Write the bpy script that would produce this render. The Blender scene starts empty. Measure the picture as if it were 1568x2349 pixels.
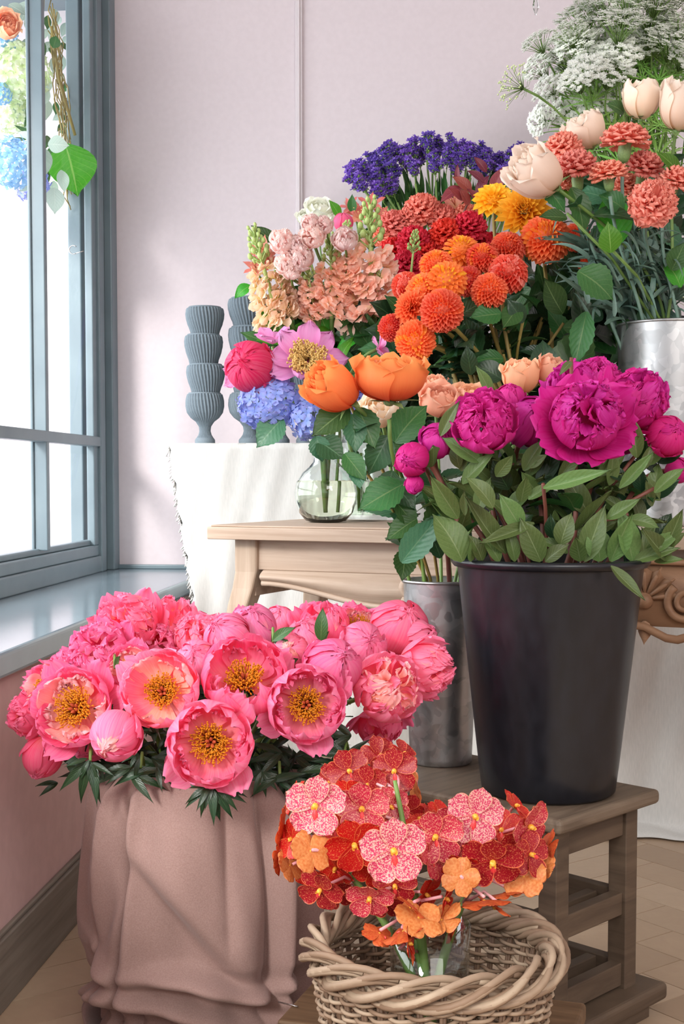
import bpy, math, random
import numpy as np
from mathutils import Vector, Matrix, Quaternion
random.seed(7); np.random.seed(7)
PI = math.pi
SC = bpy.context.scene
COL = SC.collection

# ------------------------------------------------------------------ camera
FPX, CX, CYP = 3000.0, 784.0, 1252.0          # focal length and principal point, in pixels of 1568x2349
YAW, PITCH, CAMZ = math.radians(4.7), math.radians(3.0), 0.895
cam = bpy.data.cameras.new('camera'); camo = bpy.data.objects.new('camera', cam); COL.objects.link(camo)
camo.location = (0, 0, CAMZ); camo.rotation_euler = (PI/2 - PITCH, 0, YAW)
cam.sensor_fit = 'VERTICAL'; cam.sensor_height = 36; cam.sensor_width = 24
cam.lens = 36*FPX/2349; cam.shift_y = (CYP-1174.5)/2349; cam.clip_start = .05
SC.camera = camo
SC.view_settings.view_transform = 'Standard'; SC.view_settings.look = 'None'
SC.view_settings.exposure = 0.0; SC.view_settings.gamma = 1.0; SC.view_settings.use_curve_mapping = False

# ------------------------------------------------------------------ light
w = bpy.data.worlds.new('world'); SC.world = w; w.use_nodes = True
bg = w.node_tree.nodes['Background']; bg.inputs[0].default_value = (.93, .965, 1, 1); bg.inputs[1].default_value = 1.2
def area(name, loc, target, sx, sy, power, col=(1, 1, 1)):
    l = bpy.data.lights.new(name, 'AREA'); l.shape = 'RECTANGLE'; l.size = sx; l.size_y = sy; l.energy = power; l.color = col
    o = bpy.data.objects.new(name, l); COL.objects.link(o); o.location = loc
    o.rotation_euler = (Vector(target)-Vector(loc)).to_track_quat('-Z', 'Y').to_euler(); return o
sun = bpy.data.lights.new('sun', 'SUN'); sun.energy = 3.6; sun.angle = math.radians(12); sun.color = (1, .97, .93)
suno = bpy.data.objects.new('sun', sun); COL.objects.link(suno)
suno.rotation_euler = Vector((1, 2.2, -1.2)).to_track_quat('-Z', 'Y').to_euler()
area('window_daylight', (-1.9, 2.0, 1.75), (0.3, 2.2, .8), 4.2, 2.2, 150, (.93, .97, 1))
area('front_fill', (1.3, -1.7, 2.6), (.4, 2.9, 1.1), 2.4, 1.6, 95, (1, .96, .92))  # added fill light behind the camera, brightens the right-hand flowers

# ------------------------------------------------------------------ pixel helpers
_q = camo.rotation_euler.to_matrix()
RV, UV_, FV = _q @ Vector((1, 0, 0)), _q @ Vector((0, 1, 0)), _q @ Vector((0, 0, -1))
FH = Vector((-math.sin(YAW), math.cos(YAW), 0)); CAM = Vector((0, 0, CAMZ))
def ray(px, py): return FV*FPX + RV*(px-CX) + UV_*(CYP-py)
def at(px, py, d): r = ray(px, py); return CAM + r*(d/r.dot(FH))
def atz(px, py, z): r = ray(px, py); return CAM + r*((z-CAMZ)/r.z)
def atx(px, py, x): r = ray(px, py); return CAM + r*(x/r.x)
def aty(px, py, y): r = ray(px, py); return CAM + r*(y/r.y)
def camxy(x, d, z=0): return Vector((RV.x*x + FH.x*d, RV.y*x + FH.y*d, z))

# ------------------------------------------------------------------ materials
def lin(c):
    if isinstance(c, str): c = tuple(int(c[i:i+2], 16)/255 for i in (0, 2, 4))
    return tuple(((x/12.92) if x <= .04045 else ((x+.055)/1.055)**2.4) for x in c) + (1,)
class N:
    def __init__(s, name):
        s.m = bpy.data.materials.new(name); s.m.use_nodes = True; s.t = s.m.node_tree; s.t.nodes.clear()
        s.out = s.t.nodes.new('ShaderNodeOutputMaterial')
    def n(s, typ, **kw):
        nd = s.t.nodes.new('ShaderNode'+typ)
        for k, v in kw.items():
            if k.startswith('i_'): nd.inputs[k[2:].replace('_', ' ')].default_value = v
            else: setattr(nd, k, v)
        return nd
    def l(s, a, b): s.t.links.new(a, b)
    def ramp(s, fac, stops):
        r = s.n('ValToRGB'); e = r.color_ramp.elements
        while len(e) < len(stops): e.new(.5)
        for el, (p, c) in zip(e, stops): el.position = p; el.color = lin(c)
        s.l(fac, r.inputs[0]); return r.outputs[0]
    def mix(s, fac, a, b, mode='MIX'):
        m = s.n('MixRGB', blend_type=mode)
        for i, v in ((0, fac), (1, a), (2, b)):
            if hasattr(v, 'links'): s.l(v, m.inputs[i])
            elif i == 0: m.inputs[0].default_value = v
            else: m.inputs[i].default_value = lin(v)
        return m.outputs[0]
    def math(s, op, a, b=0.0, c=None):
        m = s.n('Math', operation=op)
        for i, v in enumerate((a, b) if c is None else (a, b, c)):
            if hasattr(v, 'links'): s.l(v, m.inputs[i])
            else: m.inputs[i].default_value = v
        return m.outputs[0]
    def bsdf(s, col, rough=.5, metal=0, spec=.5, trans=0, bump=None, bstr=.2, bdist=.002, sheen=0):
        p = s.n('BsdfPrincipled'); p.inputs['Metallic'].default_value = metal
        p.inputs['Specular IOR Level'].default_value = spec
        if sheen: p.inputs['Sheen Weight'].default_value = sheen
        if hasattr(rough, 'links'): s.l(rough, p.inputs['Roughness'])
        else: p.inputs['Roughness'].default_value = rough
        if hasattr(col, 'links'): s.l(col, p.inputs['Base Color'])
        else: p.inputs['Base Color'].default_value = lin(col)
        if bump is not None:
            b = s.n('Bump'); b.inputs['Strength'].default_value = bstr; b.inputs['Distance'].default_value = bdist
            s.l(bump, b.inputs['Height']); s.l(b.outputs[0], p.inputs['Normal'])
        o = p.outputs[0]
        if trans:
            t = s.n('BsdfTranslucent'); mx = s.n('MixShader'); mx.inputs[0].default_value = trans
            if hasattr(col, 'links'): s.l(col, t.inputs[0])
            else: t.inputs[0].default_value = lin(col)
            s.l(o, mx.inputs[1]); s.l(t.outputs[0], mx.inputs[2]); o = mx.outputs[0]
        s.l(o, s.out.inputs[0]); return s.m
def noise(s, scale, detail=3, vec=None, rough=.5, dist=0):
    n = s.n('TexNoise'); n.inputs['Scale'].default_value = scale; n.inputs['Detail'].default_value = detail
    n.inputs['Roughness'].default_value = rough; n.inputs['Distortion'].default_value = dist
    if vec is not None: s.l(vec, n.inputs['Vector'])
    return n.outputs[0]
def objvec(s, sc=(1, 1, 1), which='Object'):
    tc = s.n('TexCoord'); mp = s.n('Mapping'); mp.inputs['Scale'].default_value = sc
    s.l(tc.outputs[which], mp.inputs[0]); return mp.outputs[0]

def petal_mat(name, base, mid, tip, trans=.35, streak=.35, rough=.55, streakcol=None, p=(0, .45, 1)):
    s = N(name); tc = s.n('TexCoord'); sp = s.n('SeparateXYZ'); s.l(tc.outputs['UV'], sp.inputs[0])
    c = s.ramp(sp.outputs[1], [(p[0], base), (p[1], mid), (p[2], tip)])
    mp = s.n('Mapping'); mp.inputs['Scale'].default_value = (26, 1.6, 1); s.l(tc.outputs['UV'], mp.inputs[0])
    nz = noise(s, 1, 2, mp.outputs[0])
    st = s.ramp(nz, [(.42, '000000'), (.62, 'ffffff')])
    f = s.math('MULTIPLY', st, streak)
    c = s.mix(f, c, streakcol or tip)
    oi = s.n('ObjectInfo'); hv = s.n('HueSaturation')
    s.l(s.math('MULTIPLY_ADD', oi.outputs['Random'], .02, .49), hv.inputs['Hue'])
    s.l(s.math('MULTIPLY_ADD', oi.outputs['Random'], .16, .93), hv.inputs['Value']); s.l(c, hv.inputs['Color'])
    return s.bsdf(hv.outputs[0], rough, trans=trans, bump=nz, bstr=.25, bdist=.001, spec=.3)
def leaf_mat(name, c1, c2, vein, trans=.25, rough=.42):
    s = N(name); tc = s.n('TexCoord'); sp = s.n('SeparateXYZ'); s.l(tc.outputs['UV'], sp.inputs[0])
    au = s.math('ABSOLUTE', s.math('SUBTRACT', sp.outputs[0], .5))
    mid = s.math('LESS_THAN', au, .02)
    w1 = s.math('SINE', s.math('MULTIPLY', s.math('SUBTRACT', sp.outputs[1], s.math('MULTIPLY', au, .7)), 50))
    vs = s.math('MULTIPLY', s.math('GREATER_THAN', w1, .95), .18)
    nz = noise(s, 30, 3, objvec(s))
    c = s.mix(nz, c1, c2)
    oi = s.n('ObjectInfo'); hv = s.n('HueSaturation')
    s.l(s.math('MULTIPLY_ADD', oi.outputs['Random'], .05, .475), hv.inputs['Hue'])
    s.l(s.math('MULTIPLY_ADD', oi.outputs['Random'], .8, .6), hv.inputs['Value']); s.l(c, hv.inputs['Color'])
    c = s.mix(s.math('MAXIMUM', s.math('MULTIPLY', mid, .55), vs), hv.outputs[0], vein)
    return s.bsdf(c, rough, trans=trans, bump=w1, bstr=.12, bdist=.001, spec=.45)
def plain(name, c1, c2=None, scale=20, rough=.5, metal=0, sc=(1, 1, 1), bstr=.15, spec=.5, trans=0, lo=.35, hi=.65):
    s = N(name); nz = noise(s, scale, 4, objvec(s, sc))
    c = s.ramp(nz, [(lo, c1), (hi, c2 or c1)])
    return s.bsdf(c, rough, metal, spec, trans, bump=nz, bstr=bstr)
def wood_mat(name, dark, light, sc=(2, 30, 30), rough=.55, knots=True):
    s = N(name); v = objvec(s, sc); nz = noise(s, 1.6, 5, v, .6, .6); n2 = noise(s, 6, 4, objvec(s, (3, 3, 3)))
    c = s.ramp(nz, [(.25, dark), (.7, light)])
    c = s.mix(s.math('MULTIPLY', n2, .35), c, dark)
    return s.bsdf(c, rough, bump=nz, bstr=.3, bdist=.001, spec=.35)
M = {}
M['wall'] = plain('wall_paper', 'd1c6ca', 'cec3c7', 60, .85, bstr=.05, spec=.2)
M['wallpink'] = plain('pink_plaster', 'dcb9b6', 'd6b3b0', 30, .8, bstr=.05, spec=.2)
M['trim'] = plain('trim_paint', 'd3c9cc', 'cfc6c9', 10, .6)
M['ceil'] = plain('ceiling_paint', 'e8e4e0', 'e4e0dc', 10, .8)
M['frame'] = plain('blue_grey_paint', '6f7f86', '66767e', 8, .38, bstr=.05)
M['framedark'] = plain('dark_gap', '3a4246', '353c40', 8, .5)
M['sill'] = plain('sill_paint', '7b8b94', '74848d', 6, .16, bstr=.03, spec=1.0)
M['linen'] = (lambda s: s.bsdf(s.ramp(noise(s, 300, 2, objvec(s, (1, 1, .15))), [(.3, 'd8d8d4'), (.7, 'e2e1dd')]), .85, trans=.12, bump=noise(s, 260, 2, objvec(s)), bstr=.15, bdist=.0006, spec=.15))(N('white_linen'))
M['mauve'] = (lambda s: s.bsdf(s.ramp(noise(s, 500, 2, objvec(s)), [(.3, '937770'), (.7, 'a0857e')]), .8, bump=noise(s, 700, 2, objvec(s)), bstr=.25, bdist=.0006, spec=.15, sheen=.15))(N('mauve_cotton'))
M['oak'] = wood_mat('bleached_oak', 'a48c78', 'c9b4a2', (1.5, 30, 30))
M['oakv'] = wood_mat('bleached_oak_upright', 'a08974', 'c5b09d', (30, 30, 1.5))
M['oakcarved'] = wood_mat('carved_oak', '7d5a42', 'a98467', (4, 20, 20))
M['stool'] = wood_mat('grey_weathered_wood', '43362c', '6a5949', (3, 3, 30), .6)
M['stooltop'] = wood_mat('grey_weathered_board', '54463a', '80705f', (3, 30, 30), .55)
M['bench'] = wood_mat('dark_brown_plank', '4d3826', '7d6248', (3, 34, 30), .6)
M['skirt'] = wood_mat('skirting_wood', '6e645b', '91877c', (40, 1.5, 40), .6)
def blackp():
    s = N('black_plastic'); a = noise(s, 60, 3, objvec(s, (1, 1, .4))); sc1 = noise(s, 22, 6, objvec(s, (1, 1, 7)), .8, 1.5)
    c = s.mix(s.ramp(sc1, [(.70, '000000'), (.74, 'ffffff')]), s.ramp(a, [(.3, '12141a'), (.7, '191b22')]), '3c4048')
    return s.bsdf(c, s.math('MULTIPLY_ADD', a, .15, .24), bump=a, bstr=.08)
M['black'] = blackp()
M['vessel'] = plain('dark_vessel', '14161a', '1a1c20', 30, .6)
M['wire'] = plain('steel_wire', 'c8c8c8', 'b8b8b8', 30, .25, 1)
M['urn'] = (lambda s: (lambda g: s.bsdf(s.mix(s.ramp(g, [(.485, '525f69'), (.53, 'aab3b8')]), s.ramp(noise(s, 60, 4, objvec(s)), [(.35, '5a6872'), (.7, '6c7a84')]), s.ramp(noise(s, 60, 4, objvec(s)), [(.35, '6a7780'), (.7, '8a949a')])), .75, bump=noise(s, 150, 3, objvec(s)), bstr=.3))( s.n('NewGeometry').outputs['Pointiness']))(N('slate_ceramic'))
def galv():
    s = N('galvanised_steel'); v = s.n('TexVoronoi'); v.inputs['Scale'].default_value = 55; v.inputs['Randomness'].default_value = 1
    ov = objvec(s); nz = s.n('TexNoise'); nz.inputs['Scale'].default_value = 14; s.l(ov, nz.inputs[0])
    mx = s.mix(.12, ov, nz.outputs[1]); s.l(mx, v.inputs['Vector'])
    sp = s.n('SeparateXYZ'); s.l(v.outputs['Color'], sp.inputs[0])
    c = s.ramp(sp.outputs[0], [(0, 'a2a3a4'), (1, 'bfbfbf')])
    r = s.math('MULTIPLY_ADD', sp.outputs[1], .14, .3)
    return s.bsdf(c, r, .85, bump=sp.outputs[0], bstr=.12, bdist=.0008)
M['galv'] = galv()
def glassm(name, tint=(1, 1, 1, 1), ior=1.45):
    s = N(name); g = s.n('BsdfGlass'); g.inputs['Color'].default_value = tint; g.inputs['Roughness'].default_value = 0; g.inputs['IOR'].default_value = ior
    s.l(g.outputs[0], s.out.inputs[0]); return s.m
M['glass'] = glassm('clear_glass', (.97, .99, .985, 1)); M['water'] = glassm('tinted_water', (.985, .99, .90, 1), 1.33)
def panem():
    s = N('window_glass'); t = s.n('BsdfTransparent'); g = s.n('BsdfGlossy'); g.inputs['Roughness'].default_value = .02
    m = s.n('MixShader'); m.inputs[0].default_value = .05
    s.l(t.outputs[0], m.inputs[1]); s.l(g.outputs[0], m.inputs[2]); s.l(m.outputs[0], s.out.inputs[0]); return s.m
M['pane'] = panem()
def thing_glass(name, tint, gl=.1):
    s = N(name); t = s.n('BsdfTransparent'); t.inputs[0].default_value = tint; g = s.n('BsdfGlossy'); g.inputs['Roughness'].default_value = .03
    lw = s.n('LayerWeight'); lw.inputs[0].default_value = .25; m = s.n('MixShader'); s.l(s.math('MULTIPLY_ADD', lw.outputs['Facing'], .5, gl*.4), m.inputs[0])
    s.l(t.outputs[0], m.inputs[1]); s.l(g.outputs[0], m.inputs[2]); s.l(m.outputs[0], s.out.inputs[0]); return s.m
M['thin'] = thing_glass('thin_clear_glass', (.95, .97, .96, 1)); M['thinw'] = thing_glass('clear_water', (.96, .98, .92, 1), .05)
def floorm():
    s = N('herringbone_oak'); ng = s.n('NewGeometry'); nz = noise(s, 2.2, 5, objvec(s, (9, 9, 1)), .6, 1.2)
    c = s.ramp(ng.outputs['Random Per Island'], [(0, 'b39a80'), (.5, 'c2aa90'), (1, 'a68d74')])
    c = s.mix(s.math('MULTIPLY', nz, .45), c, '8d745d')
    return s.bsdf(c, .42, bump=nz, bstr=.2, bdist=.001, spec=.4)
M['floor'] = floorm(); M['gap'] = plain('floor_gap', '4a3a2e', '43342a', 9, .8)
# petals
M['pp'] = petal_mat('pink_peony_petal', 'ffb0a4', 'fb7ba6', 'fb86b4', .42, .35, streakcol='ffb9cf')
M['pp2'] = petal_mat('coral_pink_petal', 'ff9a86', 'fb5f93', 'fc78a8', .42, .3, streakcol='ffa9be')
M['ppl'] = petal_mat('pale_inner_petal', 'ffae90', 'ffb3a8', 'ffc0c8', .42, .3, streakcol='ffdfe0')
M['mag'] = petal_mat('magenta_petal', 'b3085e', 'd2128a', 'e63aa8', .35, .25, streakcol='ee5cbc')
M['mag2'] = petal_mat('crimson_magenta_petal', 'c00a50', 'd81478', 'e02a92', .35, .25, streakcol='e850a8')
M['corbud'] = petal_mat('coral_bud_petal', 'ff7a9a', 'f8406f', 'e8285c', .38, .3, streakcol='ff8fae')
M['single'] = petal_mat('orchid_pink_petal', 'f070b4', 'f291cb', 'f4a3d8', .4, .3, streakcol='f9c2e6')
M['orose'] = petal_mat('orange_rose_petal', 'ea5440', 'f27244', 'fa9a5c', .35, .15)
M['prose'] = petal_mat('peach_rose_petal', 'ee9a72', 'f8ae86', 'ffc8a6', .35, .15)
M['crose'] = petal_mat('cream_rose_petal', 'fbe2b8', 'ffe6cc', 'fff0e0', .35, .15)
M['salmon'] = petal_mat('salmon_carnation_petal', 'fa7c68', 'ff9480', 'ffae9a', .32, .2)
M['coral'] = petal_mat('coral_carnation_petal', 'f8705e', 'ff8872', 'ffa08c', .3, .2)
M['red'] = petal_mat('red_carnation_petal', 'c00c22', 'e81c30', 'f4404a', .28, .2)
M['dorg'] = petal_mat('orange_dahlia_petal', 'e84420', 'f25a30', 'fb8a5c', .3, .2)
M['dred'] = petal_mat('vermilion_dahlia_petal', 'd8341c', 'e8482c', 'f88a6c', .3, .2)
M['dyor'] = petal_mat('apricot_dahlia_petal', 'ffb030', 'fa8a38', 'fca04c', .3, .2)
M['dyel'] = petal_mat('yellow_dahlia_petal', 'f4a818', 'fbb828', 'fdc43c', .32, .15)
M['stock'] = petal_mat('peach_stock_petal', 'f0dca8', 'ffcbb6', 'ffdacb', .45, .1)
M['stockc'] = petal_mat('cream_stock_petal', 'e8e08a', 'f4d0b0', 'fadcc8', .35, .15)
M['ranun'] = petal_mat('blush_petal', 'f6b4b0', 'fedcd6', 'ffeae4', .35, .2)
M['alst'] = petal_mat('salmon_lily_petal', 'f4c090', 'ee9488', 'ec8276', .32, .35, streakcol='b85a50')
M['whitef'] = petal_mat('ivory_petal', 'e4e8b8', 'f2f2dc', 'f6f6ea', .35, .1)
M['hyd'] = petal_mat('blue_hydrangea_petal', '8aa0e8', '9aa8ea', 'a8a4e4', .32, .3, streakcol='8fb4f0')
M['hydg'] = petal_mat('green_hydrangea_petal', 'c4dc8c', 'dcebb8', 'eaf2d8', .3, .3)
M['hydb'] = petal_mat('sky_hydrangea_petal', '6ca4dc', '8cbce8', 'b4d4f0', .3, .3)
M['statice'] = petal_mat('violet_statice_petal', '7852c8', '8c66d4', 'a284e2', .25, .2)
M['lace'] = petal_mat('lace_white_petal', 'f6fae8', 'fdfef9', 'ffffff', .5, .0)
M['lacebud'] = plain('lace_bud_green', 'c4d88c', 'dce8b4', 60, .6)
def orchid(name, ground, spot, scale, rim, lo=.5, hi=.56):
    s = N(name); tc = s.n('TexCoord'); nz = s.n('TexNoise'); nz.inputs['Scale'].default_value = scale; nz.inputs['Detail'].default_value = 2
    nz.inputs['Distortion'].default_value = .6; s.l(tc.outputs['Object'], nz.inputs[0])
    c = s.ramp(nz.outputs[0], [(lo, ground), (hi, spot)])
    sp = s.n('SeparateXYZ'); s.l(tc.outputs['UV'], sp.inputs[0])
    au = s.math('ABSOLUTE', s.math('SUBTRACT', sp.outputs[0], .5))
    e = s.math('MAXIMUM', s.math('GREATER_THAN', au, .468), s.math('GREATER_THAN', sp.outputs[1], .965))
    c = s.mix(e, c, rim)
    return s.bsdf(c, .4, trans=.28, bump=nz.outputs[0], bstr=.1, bdist=.001)
M['orl'] = orchid('pink_spotted_orchid', 'd8406c', 'fbc4b8', 24, 'f8b49c', .49, .54)
M['orm'] = orchid('rose_spotted_orchid', 'cc2c4c', 'f4a890', 24, 'f49a78', .54, .59)
M['ord'] = orchid('crimson_spotted_orchid', 'a81426', 'e8885c', 25, 'e87850', .58, .63)
M['orr'] = orchid('scarlet_spotted_orchid', 'd01c1c', 'f08850', 25, 'f07c48', .59, .64)
M['orback'] = plain('orchid_petal_back', 'd85430', 'e67c40', 9, .45, trans=.3)
M['oryel'] = plain('orchid_pale_back', 'e2803e', 'efa562', 9, .45, trans=.3)
M['orlip'] = plain('orchid_lip', 'f0a01c', 'f6c860', 30, .4)
M['orliptip'] = plain('orchid_lip_tip', 'e0303c', 'f0504c', 30, .4)
M['orped'] = plain('orchid_pedicel', 'e08a94', 'f0b8b8', 30, .4, sc=(1, 1, .1))
M['stamen'] = plain('golden_stamens', 'dc8410', 'f0a428', 90, .6, trans=.15)
M['stamenl'] = plain('pale_gold_stamens', 'ecc068', 'fadc98', 90, .6, trans=.15)
M['pistil'] = plain('pistil', 'a83c28', 'c05c30', 60, .6)
# greens
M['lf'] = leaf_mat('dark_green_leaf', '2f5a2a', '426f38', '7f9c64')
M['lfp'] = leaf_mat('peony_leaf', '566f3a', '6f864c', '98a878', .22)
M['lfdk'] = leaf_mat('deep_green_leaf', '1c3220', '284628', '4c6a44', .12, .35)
M['lfbr'] = leaf_mat('bright_green_leaf', '3f8a20', '5aa42c', 'a4cc70', .35)
M['lfr'] = leaf_mat('rose_leaf', '2f5c3c', '41704a', '6e9670', .18, .35)
M['lfg'] = leaf_mat('blue_green_blade', '4f6c60', '688474', '90a498', .15)
M['lffern'] = leaf_mat('feathery_green', '7fae4c', '9cc868', 'b8dc88', .4)
M['lfred'] = leaf_mat('burgundy_leaf', '7c2830', '96404a', 'b8706c', .25)
M['lfsil'] = leaf_mat('silver_woolly_leaf', 'a4b8ac', 'b6c8bc', 'd0dcd0', .2, .8)
M['lfcol'] = leaf_mat('fallen_yellow_leaf', 'd8a020', 'e8b84c', 'f0cc70', .2)
M['stem'] = plain('green_stem', '5c7c38', '76944c', 30, .5, sc=(1, 1, .1))
M['stemb'] = plain('olive_brown_stem', '86743c', '9a8848', 30, .5, sc=(1, 1, .1))
M['stemr'] = plain('reddish_stem', '6e3c34', '8a5444', 30, .5, sc=(1, 1, .1))
M['stemg'] = plain('blue_green_stem', '5c7c6c', '7c988a', 30, .5, sc=(1, 1, .1))
M['calyx'] = plain('green_calyx', '6c8c50', '86a468', 30, .5)
M['bud'] = plain('green_bud', '9cb464', 'b8cc80', 60, .5)
def wicker(name, a, b):
    s = N(name); nz = noise(s, 35, 4, objvec(s)); oi = s.n('NewGeometry')
    c = s.ramp(oi.outputs['Random Per Island'], [(0, a), (1, b)]); c = s.mix(s.math('MULTIPLY', nz, .55), c, '5e4534')
    return s.bsdf(c, .6, bump=nz, bstr=.4, bdist=.001, spec=.35)
M['wick'] = wicker('grey_wicker', '8e745e', 'bda890'); M['wickd'] = wicker('wicker_stakes_shade', '5a4434', '78604c')  # stake colour darkened to stand in for shade inside the basket

# ------------------------------------------------------------------ mesh building
class MB:
    def __init__(s): s.v = []; s.f = []; s.uv = []; s.mi = []; s.n = 0
    def grid(s, P, UVv, mi=0, closed=False):
        a, b = P.shape[:2]; base = s.n; s.v.append(P.reshape(-1, 3)); s.n += a*b
        U = UVv.reshape(-1, 2)
        for i in range(a-1):
            for j in range(b if closed else b-1):
                j2 = (j+1) % b; q = (i*b+j, i*b+j2, (i+1)*b+j2, (i+1)*b+j)
                s.f.append([base+k for k in q]); s.uv.extend([U[k] for k in q]); s.mi.append(mi)
    def poly(s, verts, faces, mi=0):
        base = s.n; s.v.append(np.array(verts, float)); s.n += len(verts)
        for f in faces: s.f.append([base+k for k in f]); s.uv.extend([(.5, .5)]*len(f)); s.mi.append(mi)
    def box(s, x0, x1, y0, y1, z0, z1, mi=0, T=None):
        v = [(x, y, z) for z in (z0, z1) for y in (y0, y1) for x in (x0, x1)]
        if T is not None: v = [tuple(T @ Vector(p)) for p in v]
        s.poly(v, [(0, 2, 3, 1), (4, 5, 7, 6), (0, 1, 5, 4), (2, 6, 7, 3), (0, 4, 6, 2), (1, 3, 7, 5)], mi)
    def tube(s, pts, r, n=6, mi=0, cap=True):
        pts = [Vector(p) for p in pts]; m = len(pts); rr = [r]*m if isinstance(r, (int, float)) else r
        P = np.zeros((m, n, 3)); U = np.zeros((m, n, 2)); up = None
        for i, p in enumerate(pts):
            t = (pts[min(i+1, m-1)]-pts[max(i-1, 0)]).normalized()
            if up is None: up = t.orthogonal().normalized()
            up = (up - t*up.dot(t)).normalized(); sd = t.cross(up)
            for j in range(n):
                a = 2*PI*j/n; P[i, j] = p + (up*math.cos(a)+sd*math.sin(a))*rr[i]; U[i, j] = (j/n, i/(m-1))
        s.grid(P, U, mi, True)
        if cap:
            b = s.n-m*n
            for i, rev in ((0, True), (m-1, False)):
                f = [b+i*n+j for j in range(n)]
                if rev: f = f[::-1]
                s.f.append(f); s.uv.extend([(.5, .5)]*n); s.mi.append(mi)
    def lathe(s, prof, n=48, mi=0, mod=None, c=(0, 0, 0)):
        P = np.zeros((len(prof), n, 3)); U = np.zeros((len(prof), n, 2))
        for i, (r, z) in enumerate(prof):
            for j in range(n):
                a = 2*PI*j/n; q = r if mod is None else mod(r, z, a)
                P[i, j] = (c[0]+q*math.cos(a), c[1]+q*math.sin(a), c[2]+z); U[i, j] = (j/n, i/len(prof))
        s.grid(P, U, mi, True)
    def ball(s, c, r, n=6, m=5, mi=0, sq=1):
        prof = [(max(1e-4, r*math.sin(PI*i/m)), -r*sq*math.cos(PI*i/m)) for i in range(m+1)]
        s.lathe(prof, n, mi, c=c)
    def data(s, name, mats, smooth=True):
        me = bpy.data.meshes.new(name)
        V = np.concatenate(s.v) if s.v else np.zeros((0, 3))
        me.from_pydata(V.tolist(), [], s.f)
        ul = me.uv_layers.new(name='UVMap'); ul.data.foreach_set('uv', np.array(s.uv, dtype=np.float32).ravel())
        for m in mats: me.materials.append(m)
        me.polygons.foreach_set('material_index', s.mi)
        me.polygons.foreach_set('use_smooth', [smooth]*len(s.f)); me.update(); return me
def mesh_obj(name, me, parent=None, mat=None):
    o = bpy.data.objects.new(name, me); COL.objects.link(o)
    if parent is not None: o.parent = parent
    if mat is not None: o.matrix_local = mat
    return o
def part(name, mb, mats, parent, smooth=True, bev=0, solid=0):
    o = mesh_obj(name, mb.data(name, mats, smooth), parent)
    if solid: m = o.modifiers.new('thickness', 'SOLIDIFY'); m.thickness = solid; m.offset = 0
    if bev:
        m = o.modifiers.new('bevel', 'BEVEL'); m.width = bev; m.segments = 3; m.limit_method = 'ANGLE'
    return o
def thing(name, label, cat, loc=(0, 0, 0), group=None, rz=0):
    o = bpy.data.objects.new(name, None); o.empty_display_size = .05; COL.objects.link(o); o.location = loc; o.rotation_euler = (0, 0, rz)
    o['label'] = label; o['category'] = cat
    if group: o['group'] = group
    return o
def tag(o, label, cat, group=None):
    o['label'] = label; o['category'] = cat
    if group: o['group'] = group
    return o
def struct(name, mb, mats, smooth=False, bev=0):
    o = part(name, mb, mats, None, smooth, bev); o['kind'] = 'structure'; return o

# petal patch on a spheroid shell (bottom pole at -z): th angles in degrees
def patch(mb, R, phi, th0, th1, W, nu=6, nv=7, flare=0., ruf=0., rf=2.5, off=0., sq=1., tipn=.06, mi=0, twist=.06, cz=0., p=5, fp=3):
    th0, th1 = math.radians(th0), math.radians(th1)
    nu = int(nu*1.6)+1; nv = int(nv*1.25)+1
    u = np.linspace(-1, 1, nu+1)[None, :]; v = np.linspace(.02, 1, nv+1)[:, None]
    ph = random.uniform(0, 6.28); ph2 = random.uniform(0, 6.28)
    wid = W*np.power(v, .55)*np.sqrt(np.clip(1-np.power(v, p), .08, 1))
    vv = v*(1-.10*u*u*v) + tipn*v**3*(np.sin(rf*1.7*u+ph)*.6+np.sin(rf*3.6*u+ph2)*.3)
    th = th0+(th1-th0)*vv
    Rl = R*(1+flare*v**fp)+off+ruf*R*v*v*np.sin(rf*PI*u+ph2)+twist*R*u*.5
    Rl = Rl + 0*u; a = u*wid/np.maximum(R, .05)
    cph, sph = math.cos(phi), math.sin(phi)
    cx, cy, czv = np.sin(th)*cph, np.sin(th)*sph, -np.cos(th)
    P = np.stack([Rl*(np.cos(a)*cx-np.sin(a)*sph), Rl*(np.cos(a)*cy+np.sin(a)*cph), Rl*np.cos(a)*czv*sq+cz], -1)
    U = np.stack([np.broadcast_to(u*.5+.5, P.shape[:2]), np.broadcast_to(v, P.shape[:2])], -1)
    mb.grid(P, U, mi)
def prof_round(v): return np.power(v, .6)*np.sqrt(np.clip(1-v**6, .03, 1))
def prof_fan(v): return np.power(v, .8)*np.sqrt(np.clip(1-v**12, .1, 1))
def prof_leaf(v): return np.power(np.sin(PI*np.clip(v*.97+.015, 0, 1)**.85), .9)
def prof_lance(v): return np.power(np.sin(PI*np.clip(v*.97+.02, 0, 1)**.7), 1.1)
def prof_blade(v): return np.power(np.clip(1-v, .02, 1), .55)*np.minimum(1, v*6+.4)
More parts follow.
